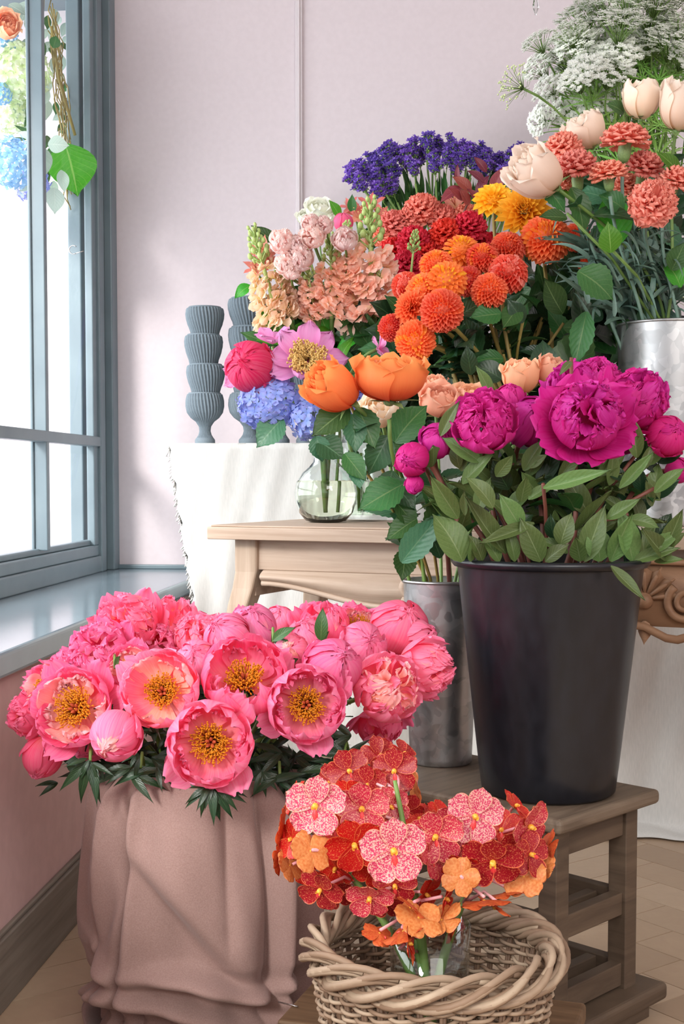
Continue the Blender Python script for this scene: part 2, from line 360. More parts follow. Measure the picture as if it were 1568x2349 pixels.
# free petal / leaf blade from base along f with face normal n
def blade(mb, base, f, n, L, W, prof=prof_round, bend=0., cup=0., ruf=0., rf=3., nu=4, nv=6, mi=0, tipn=0., serr=0., fold=0., dbl=None, gap=.0006):
    base, f, n = Vector(base), Vector(f).normalized(), Vector(n); n = (n-f*n.dot(f)).normalized(); sd = f.cross(n)
    vs = np.linspace(0, 1, nv+1); us = np.linspace(-1, 1, nu+1); ph = random.uniform(0, 6.28)
    P = np.zeros((nv+1, nu+1, 3)); U = np.zeros((nv+1, nu+1, 2)); NN = np.zeros((nv+1, 3))
    p = base.copy(); wv = W*prof(vs)
    for i, v in enumerate(vs):
        a = bend*v; ff = f*math.cos(a)-n*math.sin(a); nn = n*math.cos(a)+f*math.sin(a)
        if i: p = p+ff*(L/nv)
        for j, u in enumerate(us):
            w_ = wv[i]*(1+serr*(1 if i % 2 else -1))
            h = cup*u*u*wv[i]+fold*abs(u)*wv[i]+ruf*L*v*v*math.sin(rf*PI*u+ph)+ruf*.6*L*v*abs(u)*math.sin(9*v+ph)
            P[i, j] = p+sd*(u*w_)+nn*h+ff*(tipn*L*v**3*math.sin(rf*4*u+ph)-.06*L*v*u*u)
            U[i, j] = (u*.5+.5, v)
        NN[i] = nn
    mb.grid(P, U, mi)
    if dbl is not None: mb.grid(P-NN[:, None, :]*gap, U, dbl)
def frame(phi, el):
    c, s = math.cos(phi), math.sin(phi)
    return Vector((c*math.cos(el), s*math.cos(el), math.sin(el))), Vector((-c*math.sin(el), -s*math.sin(el), math.cos(el)))
R_ = random.uniform
def fib(n, zmin=-.4, zmax=1.):
    g = PI*(3-math.sqrt(5)); return [(g*i, zmax-(zmax-zmin)*(i+.5)/n) for i in range(n)]
# ------------------------------------------------------------------ flower heads (radius about 1, axis +z)
def stamens(r0, n, zb, h, mat='stamen', spread=.9, thick=.02):
    mb = MB()
    for i in range(n):
        a = R_(0, 2*PI); r = r0*math.sqrt(R_(.05, 1)); hh = h*R_(.7, 1.1)
        b = Vector((r*.5*math.cos(a), r*.5*math.sin(a), zb)); m = Vector((r*math.cos(a)*1.0, r*math.sin(a)*1.0, zb+hh*.6))
        t = m+Vector((math.cos(a+R_(-1.6, 1.6))*spread*.13, math.sin(a+R_(-1.6, 1.6))*spread*.13, hh*.35))
        mb.tube([b, m, t], [thick*.5, thick*.5, thick*.6], 3); mb.ball(t, thick*1.25, 4, 4, sq=2.2)
    for i in range(5 if mat == 'stamen' else 0):
        a = i*2*PI/5+.3; mb.tube([(.05*math.cos(a), .05*math.sin(a), zb), (.09*math.cos(a), .09*math.sin(a), zb+h*.6), (.12*math.cos(a), .12*math.sin(a), zb+h*.8)], [.06, .05, .015], 5, 1)
    return mb.data('stamens', [M[mat], M['pistil']])
def peony_bowl(c, ci, op=112, seed=0, crumple=.05, inner=10, guard=3):
    random.seed(seed); mb = MB()
    for k in range(6): patch(mb, 1.0, k*PI/3+R_(-.2, .2), 8, op+R_(-10, 8), .82, 8, 8, flare=.02, ruf=.025, tipn=.07, off=R_(-.02, .03), sq=.9, mi=0)
    for k in range(7): patch(mb, .9, k*2*PI/7+R_(-.2, .2), 12, op-4+R_(-12, 8), .68, 8, 8, flare=-.02, ruf=.04, tipn=.1, off=R_(-.02, .03), sq=.9, mi=k % 2)
    for k in range(inner): patch(mb, .78, R_(0, 2*PI), 30, op-12+R_(-25, 8), .33, 6, 6, flare=-.06, ruf=crumple, rf=3.2, tipn=.16, off=R_(-.04, .04), sq=.9, mi=1)
    for k in range(guard):
        patch(mb, 1.08, R_(0, 2*PI), 20, 80+R_(-10, 8), .6, 6, 6, flare=.25, ruf=.04, tipn=.1, mi=0)
    return mb.data('petals', [M[c], M[ci]])
def peony_ball(c, ci, seed=0, op=168, n=7, flare=-.05, sq=1.05, crown=8):
    random.seed(seed); mb = MB()
    for k in range(n): patch(mb, 1.0-.02*(k % 3), k*2*PI/n*2.4+R_(-.3, .3), 6, op+R_(-30, 2), .95, 8, 9, flare=flare, ruf=.012, tipn=.05, off=.02*(k % 4), sq=sq, mi=0)
    for k in range(5): patch(mb, .9, k*2*PI/5, 10, 175, .8, 6, 8, flare=-.05, ruf=.03, sq=sq, mi=0)
    for k in range(crown): patch(mb, .86, R_(0, 2*PI), 115, 178, .3, 5, 5, flare=.14, ruf=.08, tipn=.25, sq=sq*1.02, mi=1)
    for k in range(2): patch(mb, 1.05, R_(0, 2*PI), 5, 105, .7, 6, 7, flare=.08, ruf=.03, sq=sq, mi=0)
    return mb.data('petals', [M[c], M[ci]])
def peony_double(c, ci, seed=0, guards=6, core=34, gop=108, gflare=.12):
    random.seed(seed); mb = MB()
    for k in range(guards): patch(mb, 1.0, k*2*PI/guards+R_(-.2, .2), 8, gop+R_(-14, 10), .78, 8, 8, flare=gflare, ruf=.045, tipn=.09, sq=.88, mi=0)
    for k in range(6): patch(mb, .86, k*PI/3+R_(-.3, .3), 10, 135+R_(-14, 10), .72, 8, 8, flare=-.03, ruf=.03, tipn=.1, sq=.95, mi=0)
    for k, (a, z) in enumerate(fib(int(core*.9), .12)):
        r = math.sqrt(1-z*z); d = Vector((r*math.cos(a), r*math.sin(a), z)); tg = Vector((R_(-1, 1), R_(-1, 1), R_(-1, 1))).cross(d).normalized()
        blade(mb, d*.40, d+tg*R_(.1, .5), tg, R_(.44, .56), R_(.22, .32), prof_fan, bend=R_(.5, 1.3), cup=.5, ruf=.07, rf=2.2, nu=10, nv=7, tipn=.05, mi=1 if k % 3 else 0)
    for k in range(core//3):
        th = R_(120, 170); patch(mb, .80+R_(-.07, .05), R_(0, 2*PI), th-55, th, R_(.2, .36), 6, 6, flare=R_(-.02, .14), ruf=.075, rf=3.2, tipn=.2, sq=1., mi=1 if k % 3 else 0)
    return mb.data('petals', [M[c], M[ci]])
def rose(c, seed=0, opn=0, long=1.25):
    random.seed(seed); mb = MB()
    for k in range(5): patch(mb, .93, k*2*PI/5*2+.2, 6, 128+opn*6+R_(-8, 8), .86, 8, 12, flare=.24+.2*opn, ruf=.02, tipn=.03, off=.02*(k % 3), sq=long*(1-.15*opn), fp=11, twist=.1, p=12)
    for k in range(5): patch(mb, .82, k*2*PI/5*2+.8, 8, 140+R_(-6, 6), .78, 8, 12, flare=.1*opn+.18, ruf=.02, tipn=.03, off=.015*(k % 3), sq=long, fp=11, twist=.1, p=12)
    for L in range(4):
        r = .68-.14*L
        for k in range(4): patch(mb, r, k*2*PI/4*1.7+L, 20, 136+4*L, r*1.05, 6, 9, flare=.12, ruf=.02, tipn=.03, twist=.14, p=12, sq=long/(.62+.38*r/.68), cz=.14+.11*L, fp=8)
    return mb.data('petals', [M[c]])
def sepals(mat='calyx', n=5, L=.9, W=.16, z=-1.15, el=-.2, seed=0):
    random.seed(seed); mb = MB()
    for k in range(n):
        f, nn = frame(k*2*PI/n+R_(-.2, .2), el+R_(-.4, .5)); blade(mb, (0, 0, z), f, nn, L*R_(.8, 1.1), W, prof_lance, bend=R_(-.8, .5), fold=.4, nu=4, nv=6)
    mb.ball((0, 0, z), .17, 10, 6, sq=1.2)
    return mb.data('sepals', [M[mat]])
def carnation(c, seed=0, n=50):
    random.seed(seed); mb = MB()
    for k in range(n):
        t = k/n; el = -.15+1.5*t**.8; f, nn = frame(k*2.4, el)
        blade(mb, (0, 0, -.35), f, nn, 1.02-.12*t, .50-.10*t, prof_fan, bend=.35*(1-t), ruf=.085, rf=3, nu=14, nv=7, tipn=.05, cup=-.1)
    return mb.data('petals', [M[c]])
def calyx(seed=0):
    mb = MB(); mb.lathe([(.03, -1.35), (.16, -1.3), (.24, -1.1), (.27, -.8), (.25, -.5), (.32, -.3), (.3, -.28)], 12)
    for k in range(5): f, nn = frame(k*2*PI/5, .9); blade(mb, (.2*math.cos(k*2*PI/5), .2*math.sin(k*2*PI/5), -.4), f, nn, .28, .1, prof_lance, nu=2, nv=3)
    return mb.data('calyx', [M['calyx']])
def dahlia(c, c2, seed=0, n=190, zmin=-.5, L=.42, W=.16, cup=1.3, r0=.62):
    random.seed(seed); mb = MB()
    for i, (a, z) in enumerate(fib(n, zmin)):
        r = math.sqrt(max(0, 1-z*z)); d = Vector((r*math.cos(a), r*math.sin(a), z)); up = Vector((0, 0, 1))
        f = (d+up*.15*(1 if z < .8 else 0)+Vector((R_(-.12, .12), R_(-.12, .12), R_(-.12, .12)))).normalized(); k = .55+.45*min(1, (1-z)*1.6)
        nn = (up-f*f.dot(up)) if z < .93 else d.orthogonal(); nn = nn+Vector((R_(-.2, .2), R_(-.2, .2), 0))
        blade(mb, d*r0*.9, f, nn, L*k*R_(.9, 1.1), W*k, prof_round, bend=.5, cup=cup, nu=4, nv=4, mi=1 if (z > .86 or i % 7 == 0) else 0)
    mb.ball((0, 0, 0), r0*.9, 12, 8)
    return mb.data('petals', [M[c], M[c2]])
def open_dahlia(c, seed=0):
    random.seed(seed); mb = MB()
    for L in range(7):
        n = 15-L; el = .0+L*.2
        for k in range(n):
            f, nn = frame(k*2*PI/n+L*.2+R_(-.07, .07), el+R_(-.06, .06)); blade(mb, (0, 0, -.25+.04*L), f, nn, 1.-.10*L, .21-.015*L, prof_round, bend=-.2+R_(-.1, .1), cup=.8, nu=4, nv=6)
    for a, z in fib(40, .3): r = math.sqrt(1-z*z)*.2; mb.ball((r*math.cos(a), r*math.sin(a), .05+z*.1), .035, 5, 4, mi=1)
    return mb.data('petals', [M[c], M['dyor'] if c != 'dyel' else M['lacebud']])
def single_peony(seed=0):
    random.seed(seed); mb = MB()
    for k in range(9): f, nn = frame(k*2*PI/9*2+R_(-.1, .1), R_(.25, .6)); blade(mb, (0, 0, -.1), f, nn, R_(.85, 1.05), .36, prof_round, bend=R_(-.2, .5), ruf=.05, cup=.3, nu=8, nv=8, tipn=.05)
    return mb.data('petals', [M['single']])
def flat_petals(n, L, W, mat, seed=0, el=.1, name='petals'):
    random.seed(seed); mb = MB()
    for k in range(n): f, nn = frame(k*2*PI/n+R_(-.4, .4), el+R_(-.4, .4)); blade(mb, (0, 0, 0), f, nn, L*R_(.8, 1.1), W, prof_round, bend=R_(-.2, .6), ruf=.05, cup=.25, nu=6, nv=7, tipn=.05)
    return mb.data(name, [M[mat]])
def lily(seed=0):
    random.seed(seed); mb = MB()
    for k in range(6): f, nn = frame(k*PI/3, .75+R_(-.15, .15)); blade(mb, (0, 0, -.5), f, nn, 1.15, .27 if k % 2 else .2, prof_lance if k % 2 else prof_round, bend=.75, fold=.3, nu=4, nv=7)
    for k in range(6): a = k*1.05; mb.tube([(0, 0, -.4), (.1*math.cos(a), .1*math.sin(a), .1), (.25*math.cos(a), .25*math.sin(a), .45)], .015, 3); mb.ball((.25*math.cos(a), .25*math.sin(a), .45), .045, 4, 4, 1)
    return mb.data('petals', [M['alst'], M['stamenl']])
def hydrangea(mat, n=80, seed=0, zmin=-.5, fs=.26):
    random.seed(seed); mb = MB()
    for a, z in fib(n, zmin):
        r = math.sqrt(1-z*z); d = Vector((r*math.cos(a), r*math.sin(a), z))*R_(.86, 1.02); dn = (d.normalized()+Vector((R_(-.3, .3), R_(-.3, .3), R_(-.3, .3)))).normalized()
        x = dn.orthogonal().normalized(); y = dn.cross(x); t0 = R_(0, 1.6)
        for k in range(4):
            t = t0+k*PI/2; f = (x*math.cos(t)+y*math.sin(t)+dn*R_(.05, .5)); blade(mb, d, f, dn, fs*R_(.9, 1.1), fs*.52, prof_round, bend=R_(0, .5), ruf=.07, nu=4, nv=4, tipn=.08)
        mb.ball(d+dn*.02, .02, 5, 4, 0)
    return mb.data('florets', [M[mat]])
def floret_cluster(mb, c, d, r, n, mi=0, fs=.7):
    d = d.normalized()
    for i in range(n):
        q = (d+Vector((R_(-.9, .9), R_(-.9, .9), R_(-.9, .9)))).normalized(); p = q.orthogonal()
        blade(mb, c+q*r*.2, q, p+Vector((R_(-1, 1), R_(-1, 1), R_(-1, 1)))*.5, r*R_(.7, 1.1), r*fs*.6, prof_fan, bend=R_(-.2, 1.2), ruf=.05, rf=2, nu=4, nv=4, cup=.2, mi=mi)
def stock_spike(mat, seed=0, L=3.2, nf=24):
    random.seed(seed); mb = MB(); bb = MB()
    for i in range(nf):
        t = i/nf; z = L*(-.5+.66*t); a = i*2.4; rr = .42*(1-.35*t)
        floret_cluster(mb, Vector((rr*math.cos(a), rr*math.sin(a), z)), Vector((math.cos(a), math.sin(a), .3)), .46*(1-.3*t), 14, fs=.8)
    for i in range(26):
        t = i/26; z = L*(.17+.36*t); a = i*2.4; rr = .3*(1-.75*t)+.04; e = Vector((rr*math.cos(a), rr*math.sin(a), z+.2))
        bb.tube([(0, 0, z-.1), e], [.035, .03], 4); bb.ball(e, .085*(1-.4*t), 6, 5, sq=1.5)
    bb.tube([(0, 0, -L*.5), (0, 0, L*.5)], [.09, .04], 6)
    return mb.data('florets', [M[mat]]), bb.data('buds', [M['bud']])
def statice_sprig(seed=0):
    random.seed(seed); mb = MB(); st = MB()
    def br(p, d, L, lev):
        e = p+d*L; mid = p+d*L*.5+Vector((R_(-.05, .05), R_(-.05, .05), 0)); st.tube([p, mid, e], [.035, .03, .02], 4)
        if lev == 0:
            for i in range(18):
                t = i/17; c = p+d*L*(.35+.75*t)+Vector((R_(-.13, .13), R_(-.13, .13), R_(-.05, .05)))
                q = Vector((R_(-.5, .5), R_(-.5, .5), 1)).normalized()
                for k in range(4):
                    x = q.orthogonal().normalized(); y = q.cross(x); f = x*math.cos(k*1.57+i)+y*math.sin(k*1.57+i)+q*R_(.5, 1.1)
                    blade(mb, c, f, q, .20, .13, prof_fan, bend=.3, nu=2, nv=2, ruf=.15)
                st.ball(c-q*.05, .05, 4, 3)
        else:
            for k in range(7):
                a = k*1.3+R_(0, .5); dd = (d+Vector((math.cos(a), math.sin(a), R_(0, .2)))*R_(.3, .75)).normalized(); br(p+d*L*(.45+.09*k), dd, L*R_(.5, .7), lev-1)
    br(Vector((0, 0, -.9)), Vector((0, 0, 1)), 1.0, 1)
    return mb.data('florets', [M['statice']]), st.data('branches', [M['stem']])
def umbel(seed=0, open_=1, nr=26, nf=14):
    random.seed(seed); mb = MB(); st = MB()
    for i, (a, z) in enumerate(fib(nr, .42 if open_ else -.1, .98)):
        r = math.sqrt(1-z*z); e = Vector((r*math.cos(a), r*math.sin(a), z*.8-.1))*R_(.85, 1.1)
        st.tube([(0, 0, -.55), e*.5+Vector((0, 0, -.22)), e], [.02, .014, .01], 3)
        for j in range(nf):
            o = Vector((R_(-.15, .15), R_(-.15, .15), R_(-.06, .09))); c = e+o; st.tube([e, c], .006, 3, cap=False)
            if open_:
                for k in range(4):
                    f, nn = frame(k*1.57+j, .25); blade(mb, c, f, nn, .10, .06, prof_fan, nu=2, nv=2)
            else: mb.ball(c, .045, 5, 4)
    for k in range(7): a = k*.9; st.tube([(0, 0, -.55), (.2*math.cos(a), .2*math.sin(a), -.7), (.5*math.cos(a), .5*math.sin(a), -.65)], .01, 3)
    return mb.data('florets', [M['lace' if open_ else 'lacebud']]), st.data('rays', [M['stem']])
def orchid_blossom(c, back, seed=0):
    random.seed(seed); mb = MB(); lp = MB()
    for a, L, W, el in ((90, .96, .38, .12), (160, 1.0, .45, .06), (20, 1.0, .45, .06), (231, 1.0, .42, .14), (309, 1.0, .42, .14)):
        f, nn = frame(math.radians(a)+R_(-.1, .1), el+R_(-.16, .2))
        off = Vector((0, 0, .02 if a in (155, 25) else 0))
        blade(mb, off, f, nn, L, W, lambda v: np.maximum(np.sqrt(np.clip(4*v**1.7*(1-v**1.7), .01, 1)), .16*(v < .5)), bend=R_(-.15, .2), cup=R_(.12, .3), ruf=.02, nu=8, nv=12, mi=0, dbl=1, gap=.008)
    lp.ball((0, 0, .1), .10, 8, 6, 0, 1.3)
    f, nn = frame(-PI/2, .5); blade(lp, (0, -.05, .08), f, nn, .42, .13, prof_round, bend=.9, cup=-.7, nu=4, nv=6, mi=1)
    for s in (-1, 1): f, nn = frame(-PI/2+s*1.2, .8); blade(lp, (0, -.03, .08), f, nn, .2, .09, prof_round, bend=-.4, nu=4, nv=4, mi=0)
    return mb.data('petals', [M[c], M[back]]), lp.data('lip', [M['orlip'], M['orliptip']])
def leafmesh(mat, L=1., W=.2, bend=.5, fold=.35, prof=prof_leaf, ruf=.02, nu=6, nv=9, serr=0, n=1):
    mb = MB()
    if n == 1: blade(mb, (0, 0, 0), (0, 0, 1), (0, 1, 0), L, W, prof, bend=bend, fold=fold, ruf=ruf, nu=nu, nv=nv, serr=serr)
    else:
        for k in range(n):
            a = (k-(n-1)/2)*.5; blade(mb, (0, 0, .0), (math.sin(a), 0, math.cos(a)), (0, 1, 0), L*(1-.15*abs(a)), W, prof, bend=bend+R_(-.2, .3), fold=fold, ruf=ruf, nu=nu, nv=nv)
    return mb.data('leaf', [M[mat]])

def axis_mat(loc, axis, spin, s):
    q = Vector(axis).normalized().to_track_quat('Z', 'Y') @ Quaternion((0, 0, 1), spin)
    if isinstance(s, (int, float)): s = (s, s, s)
    return Matrix.Translation(loc) @ q.to_matrix().to_4x4() @ Matrix.Diagonal((*s, 1))
def facing(a, b, c=1.): return (RV*a+Vector((0, 0, 1))*b-FH*c).normalized()
LEAF = {}
def mkleaves():
    random.seed(3)
    LEAF['peony'] = [leafmesh('lfp', 1, .21, b, .4) for b in (.3, .9, -.3)]
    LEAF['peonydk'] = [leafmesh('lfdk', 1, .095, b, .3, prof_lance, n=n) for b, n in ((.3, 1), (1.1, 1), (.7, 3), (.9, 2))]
    LEAF['green'] = [leafmesh('lf', 1, .22, b, .3) for b in (.3, .8, -.4)]
    LEAF['bright'] = [leafmesh('lfbr', 1, .26, b, .2, ruf=.05) for b in (.4, 1.2)]
    LEAF['rose'] = [leafmesh('lfr', 1, .30, b, .25, serr=.05, nv=16) for b in (.3, .8)]
    LEAF['rosebr'] = [leafmesh('lf', 1, .30, b, .25, serr=.05, nv=16) for b in (.3, .8)]
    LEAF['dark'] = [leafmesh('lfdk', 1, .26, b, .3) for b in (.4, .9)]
    LEAF['blade'] = [leafmesh('lfg', 1, .05, b, .5, prof_blade, nu=2) for b in (.8, 1.7, 2.6)]
    LEAF['fern'] = [leafmesh('lffern', 1, .02, .3, .3, prof_lance, n=7, nu=2), leafmesh('lffern', 1, .015, .8, .3, prof_lance, n=9, nu=2)]
    LEAF['red'] = [leafmesh('lfred', 1, .24, b, .3) for b in (.3, .8)]
    LEAF['silver'] = [leafmesh('lfsil', 1, .28, .3, .15)]
mkleaves()
def put_leaf(parent, kind, base, d, nrm, L, wid=1.):
    """a leaf from base (relative to its thing) along d, face towards nrm"""
    d = Vector(d).normalized(); nrm = Vector(nrm); nrm = (nrm-d*nrm.dot(d))
    if nrm.length < 1e-3: nrm = d.orthogonal()
    nrm.normalize(); x = nrm.cross(d)
    m = Matrix((( x.x*L*wid, nrm.x*L, d.x*L, base.x), (x.y*L*wid, nrm.y*L, d.y*L, base.y), (x.z*L*wid, nrm.z*L, d.z*L, base.z), (0, 0, 0, 1)))
    return mesh_obj('leaf', random.choice(LEAF[kind]), parent, m)
def bez(p0, p1, p2, p3, n=12): return [p0*((1-t)**3)+p1*(3*(1-t)**2*t)+p2*(3*(1-t)*t*t)+p3*(t**3) for t in [i/n for i in range(n+1)]]
def flower(name, label, cat, group, px, py, d, dia, face, parts, sink=None, stem='stem', sr=.003, leaves=(), nleaf=0, lsize=.08, spin=None, sc=None, lt=(.25, .9), zoff=1.0, extra=(), rim=(.14, .03)):
    """px,py: photo centre of the bloom; d: distance; dia: width in photo px; sink: where its stem goes"""
    C = at(px, py, d); s = dia*d/FPX/2; ax = Vector(face).normalized()
    if sink is not None: base = sink if sink.z < C.z else C
    else: base = C
    t = thing(name, label, cat, base, group)
    spin = R_(0, 6.28) if spin is None else spin
    ss = (s, s, s) if sc is None else (s*sc[0], s*sc[1], s*sc[2])
    for pn, me in parts: mesh_obj(pn, me, t, axis_mat(C-base, ax, spin, ss))
    if sink is not None:
        p0 = C-base-ax*s*zoff; p3 = sink-base; L = (p3-p0).length
        hz = Vector((p0.x, p0.y, 0)); rp = p3+Vector((0, 0, rim[0]))+(hz.normalized() if hz.length > 1e-4 else hz)*min(rim[1], hz.length)
        pts = bez(p0, p0-ax*L*.22, rp+(rp-p3).normalized()*(p0-rp).length*.35, rp)+[p3.lerp(rp, .5), p3]
        mb = MB(); mb.tube(pts, [sr*1.1]*2+[sr]*(len(pts)-2), 7); mesh_obj('stem', mb.data('stem', [M[stem]]), t)
        for i in range(nleaf):
            tt = R_(*lt); k = min(len(pts)-4, int(tt*(len(pts)-1))); P = pts[k].lerp(pts[k+1], R_(0, 1)); up = (pts[k]-pts[k+1]).normalized()
            a = R_(0, 2*PI); o = Vector((math.cos(a), math.sin(a), 0)); o = (o-FH*.35)
            put_leaf(t, random.choice(leaves), P, up*R_(.2, 1)+o*R_(.4, 1), up+Vector((0, 0, .3)), lsize*R_(.75, 1.2))
    for (kind, bx, by, tx, ty, dd, wd) in extra:     # leaves the photo shows one by one
        B = at(bx, by, dd); T = at(tx, ty, dd-.02)
        put_leaf(t, kind, B-base, T-B, -FH+Vector((0, 0, .5)), (T-B).length*1.08, wd)
    return t
# ------------------------------------------------------------------ room
XW, XG, YB = -.755, -1.074, 4.08        # pink wall below the sill, window plane, back wall
def S(name, boxes, mats, bev=0, smooth=False):
    mb = MB()
    for b in boxes: mb.box(*b)
    return struct(name, mb, mats, smooth, bev)
S('wall_back', [(-1.5, 3.2, YB, YB+.1, 0, 3.3)], [M['wall']])
S('wall_left', [(XW-.35, XW, -2.5, YB, 0, .56)], [M['wallpink']])
S('wall_right', [(3.1, 3.2, -2.5, YB, 0, 3.3)], [M['wall']])
S('wall_left_upper', [(-1.2, XG, -2.5, YB, 2.42, 3.3)], [M['wall']])
S('wall_front', [(-1.2, 3.2, -2.6, -2.5, 0, 1.1), (-1.2, 3.2, -2.6, -2.5, 2.6, 3.3)], [M['wall']])
S('ceiling', [(-1.2, 3.2, -2.6, YB+.1, 3.3, 3.4)], [M['ceil']])
# moulding on the back wall
tx = aty(686, 250, YB).x
S('trim_1', [(tx-.011, tx+.011, YB-.012, YB, .3, 3.3), (tx-.004, tx+.004, YB-.018, YB-.012, .3, 3.3)], [M['trim']], .003)
# sill
S('window_sill', [(XG-.06, XW+.02, -2.5, YB, .56, .605)], [M['sill']], .008)
S('trim_2', [(XG-.02, XW+.02, YB-.012, YB, .605, .619)], [M['frame']], .003)
S('baseboard_left', [(XW, XW+.015, -2.5, YB, 0, .121), (XW, XW+.009, -2.5, YB, .121, .13)], [M['skirt']], .003)
# floor: herringbone planks
def floor():
    mb = MB(); Wd, Ln = .11, .66; c45 = math.sqrt(.5)
    Rm = Matrix.Rotation(math.radians(45-4), 4, 'Z')
    def ok(p): return -1.0 < p.x < 3.3 and -.6 < p.y < 4.3
    for i in range(-40, 60):
        for j in range(-14, 14):
            # classic herringbone cell: one horizontal, one vertical plank
            x = j*2*Ln+i*Wd*1.0; y = i*Wd
            for (x0, x1, y0, y1) in ((x, x+Ln, y, y+Wd), (x+Ln, x+Ln+Wd, y+Wd-Ln, y+Wd)):
                p = Rm @ Vector(((x0+x1)/2, (y0+y1)/2, 0))+Vector((.8, 1, 0))
                if not ok(p): continue
                T = Matrix.Translation((.8, 1, 0)) @ Rm
                g = .0012; mb.box(x0+g, x1-g, y0+g, y1-g, -.012, 0, 0, T)
    mb.box(-1.4, 3.2, -2.6, YB+.1, -.03, -.004, 1)
    return struct('floor', mb, [M['floor'], M['gap']])
floor()
# window
def window():
    ys = 3.93; y0 = -2.4
    f = MB()
    f.box(XG-.03, XG+.012, y0, ys, .605, .655); f.box(XG-.02, XG+.004, y0, ys, .655, .688); f.box(XG-.035, XG-.01, y0, ys, .688, .705)
    f.box(XG-.03, XG+.012, y0, ys, 2.55, 2.62)
    f.box(XG-.02, XG+.004, ys-.045, ys, .688, 2.6); f.box(XG-.03, XG+.014, ys, ys+.055, .605, 2.75)
    f.box(XG-.02, XG+.03, ys+.085, YB, .605, 2.9)
    f.box(XG-.075, XG-.035, ys-.03, ys+.02, .605, 2.75)
    for yy in (.9, 2.15): f.box(XG-.03, XG+.012, yy, yy+.05, .655, 2.6)
    o = struct('window_1', f, [M['frame']], bev=.004)
    dk = MB(); dk.box(XG-.02, XG+.006, ys+.055, ys+.086, .605, 2.75); part('dark_gap', dk, [M['framedark']], o)  # dark strip filling the gap beside the right stile
    ym = atx(110, 1150, XG+.01).y
    m1 = MB(); m1.box(XG-.022, XG+.012, ym-.013, ym+.013, .70, 2.56); m1.box(XG-.03, XG-.022, ym-.02, ym+.02, .70, 2.56); part('upright_glazing_bar', m1, [M['frame']], o, False, .003)
    m2 = MB(); m2.box(XG-.022, XG+.014, y0, ys-.005, .988, 1.018); part('level_glazing_bar', m2, [M['frame']], o, False, .003)
    g = MB(); g.box(XG-.012, XG-.009, y0, ys-.03, .69, 2.56); part('glass_pane', g, [M['pane']], o)
    hk = MB(); C = atx(168, 573, XG+.01)
    hk.tube([C+Vector((-.012*math.cos(a), 0, .012*math.sin(a))) for a in [x*.35-2.2 for x in range(14)]], .0015, 5)
    hk.tube([C+Vector((-.012*math.cos(-2.2), 0, .012*math.sin(-2.2))), C+Vector((.03, 0, -.004))], .0015, 5)
    part('small_hook', hk, [M['wire']], o)
window()
S('sun_block_awning', [(XG-.52, XG-.05, -2.5, YB, 2.35, 2.37)], [M['frame']])  # unseen awning, added to keep sun off the upper back wall
# exterior ledge outside the glass
S('trim_3', [(XG-.30, XG-.062, -2.5, YB, .54, .59)], [M['trim']])

# ------------------------------------------------------------------ white cloth covered table (far)
TY0, TY1, TX0, TX1, TZ = 3.34, 3.99, -.725, 2.3, .982
def cloth_table():
    t = thing('display_table', 'long display table by the back wall hidden under a white linen cloth', 'table', ((TX0+TX1)/2, (TY0+TY1)/2, 0))
    mb = MB(); l = t.location
    mb.box(TX0+.03-l.x, TX1-.03-l.x, TY0+.03-l.y, TY1-.02-l.y, TZ-.04, TZ-.004); part('tabletop', mb, [M['oak']], t, False)
    for x in (TX0+.25, TX1-.12):
        for y in (TY0+.08, TY1-.08): lg = MB(); lg.box(x-l.x-.025, x-l.x+.025, y-l.y-.025, y-l.y+.025, 0, TZ-.04); part('leg', lg, [M['oakv']], t, False)
    # cloth: top sheet plus hanging front and left side
    c = MB(); nx, nz = 260, 60
    P = np.zeros((nz+1, nx+1, 3)); U = np.zeros((nz+1, nx+1, 2))
    for j in range(nx+1):
        s = j/nx*(TX1-TX0)
        for i in range(nz+1):
            h = i/nz*(TZ+.045); x = TX0+s; y = TY0; z = TZ-h
            lean = .16*(h/TZ)**1.0*max(0, 1-s/.5)          # left edge hangs inwards
            wv = .012*math.sin(9*s+1)*(h/TZ)+.008*math.sin(23*s+2*h)*(h/TZ)+.004*math.sin(51*s+5*h+math.sin(7*s))*min(1, h*3)+.0016*math.sin(90*s+31*h)
            if z < .01: y -= (.01-z)*1.6+.03*abs(math.sin(5*s)); z = .006+.012*abs(math.sin(17*s+3))*min(1, (TZ+.045-h)*30)
            e = .003*math.sin(70*h)+.003*math.sin(133*h) if j == 0 else 0
            P[i, j] = (x+lean+e, y-wv-.02*(h/TZ), z); U[i, j] = (s, h)
    c.grid(P, U)
    P = np.zeros((9, 131, 3)); U = np.zeros((9, 131, 2))
    for i in range(9):
        for j in range(131):
            x = TX0+(TX1-TX0)*j/130; P[i, j] = (x, TY1-.01-(TY1-.01-TY0)*i/8, TZ+(.0015*math.sin(31*x+i) if i < 8 else 0)); U[i, j] = (j/130, i/8)
    c.grid(P, U)
    P = np.zeros((41, 31, 3)); U = np.zeros((41, 31, 2))
    for i in range(41):
        h = i/40*.93
        for j in range(31):
            y = TY0+(TY1-.01-TY0)*j/30; lean = .16*(h/TZ)*max(0, 1-j/30); P[i, j] = (TX0+lean+.02*math.sin(14*y+3*h)*(h/TZ), y-.02*(h/TZ)*(1-j/30), TZ-h); U[i, j] = (j/30, h)
    c.grid(P, U)
    random.seed(5)
    for k in range(150):                                   # frayed left hem
        h = k/150*.9+.01; x = TX0+.16*h/TZ
        a = Vector((x, TY0-.02*h/TZ, TZ-h)); c.tube([a, a+Vector((-R_(.002, .009), R_(-.006, .004), -R_(.004, .018)))], .0013, 3)
    o = part('tablecloth', c, [M['linen']], None, True, solid=.0015)
    tag(o, 'white linen cloth with a frayed left edge hanging to the floor from the far table', 'tablecloth')
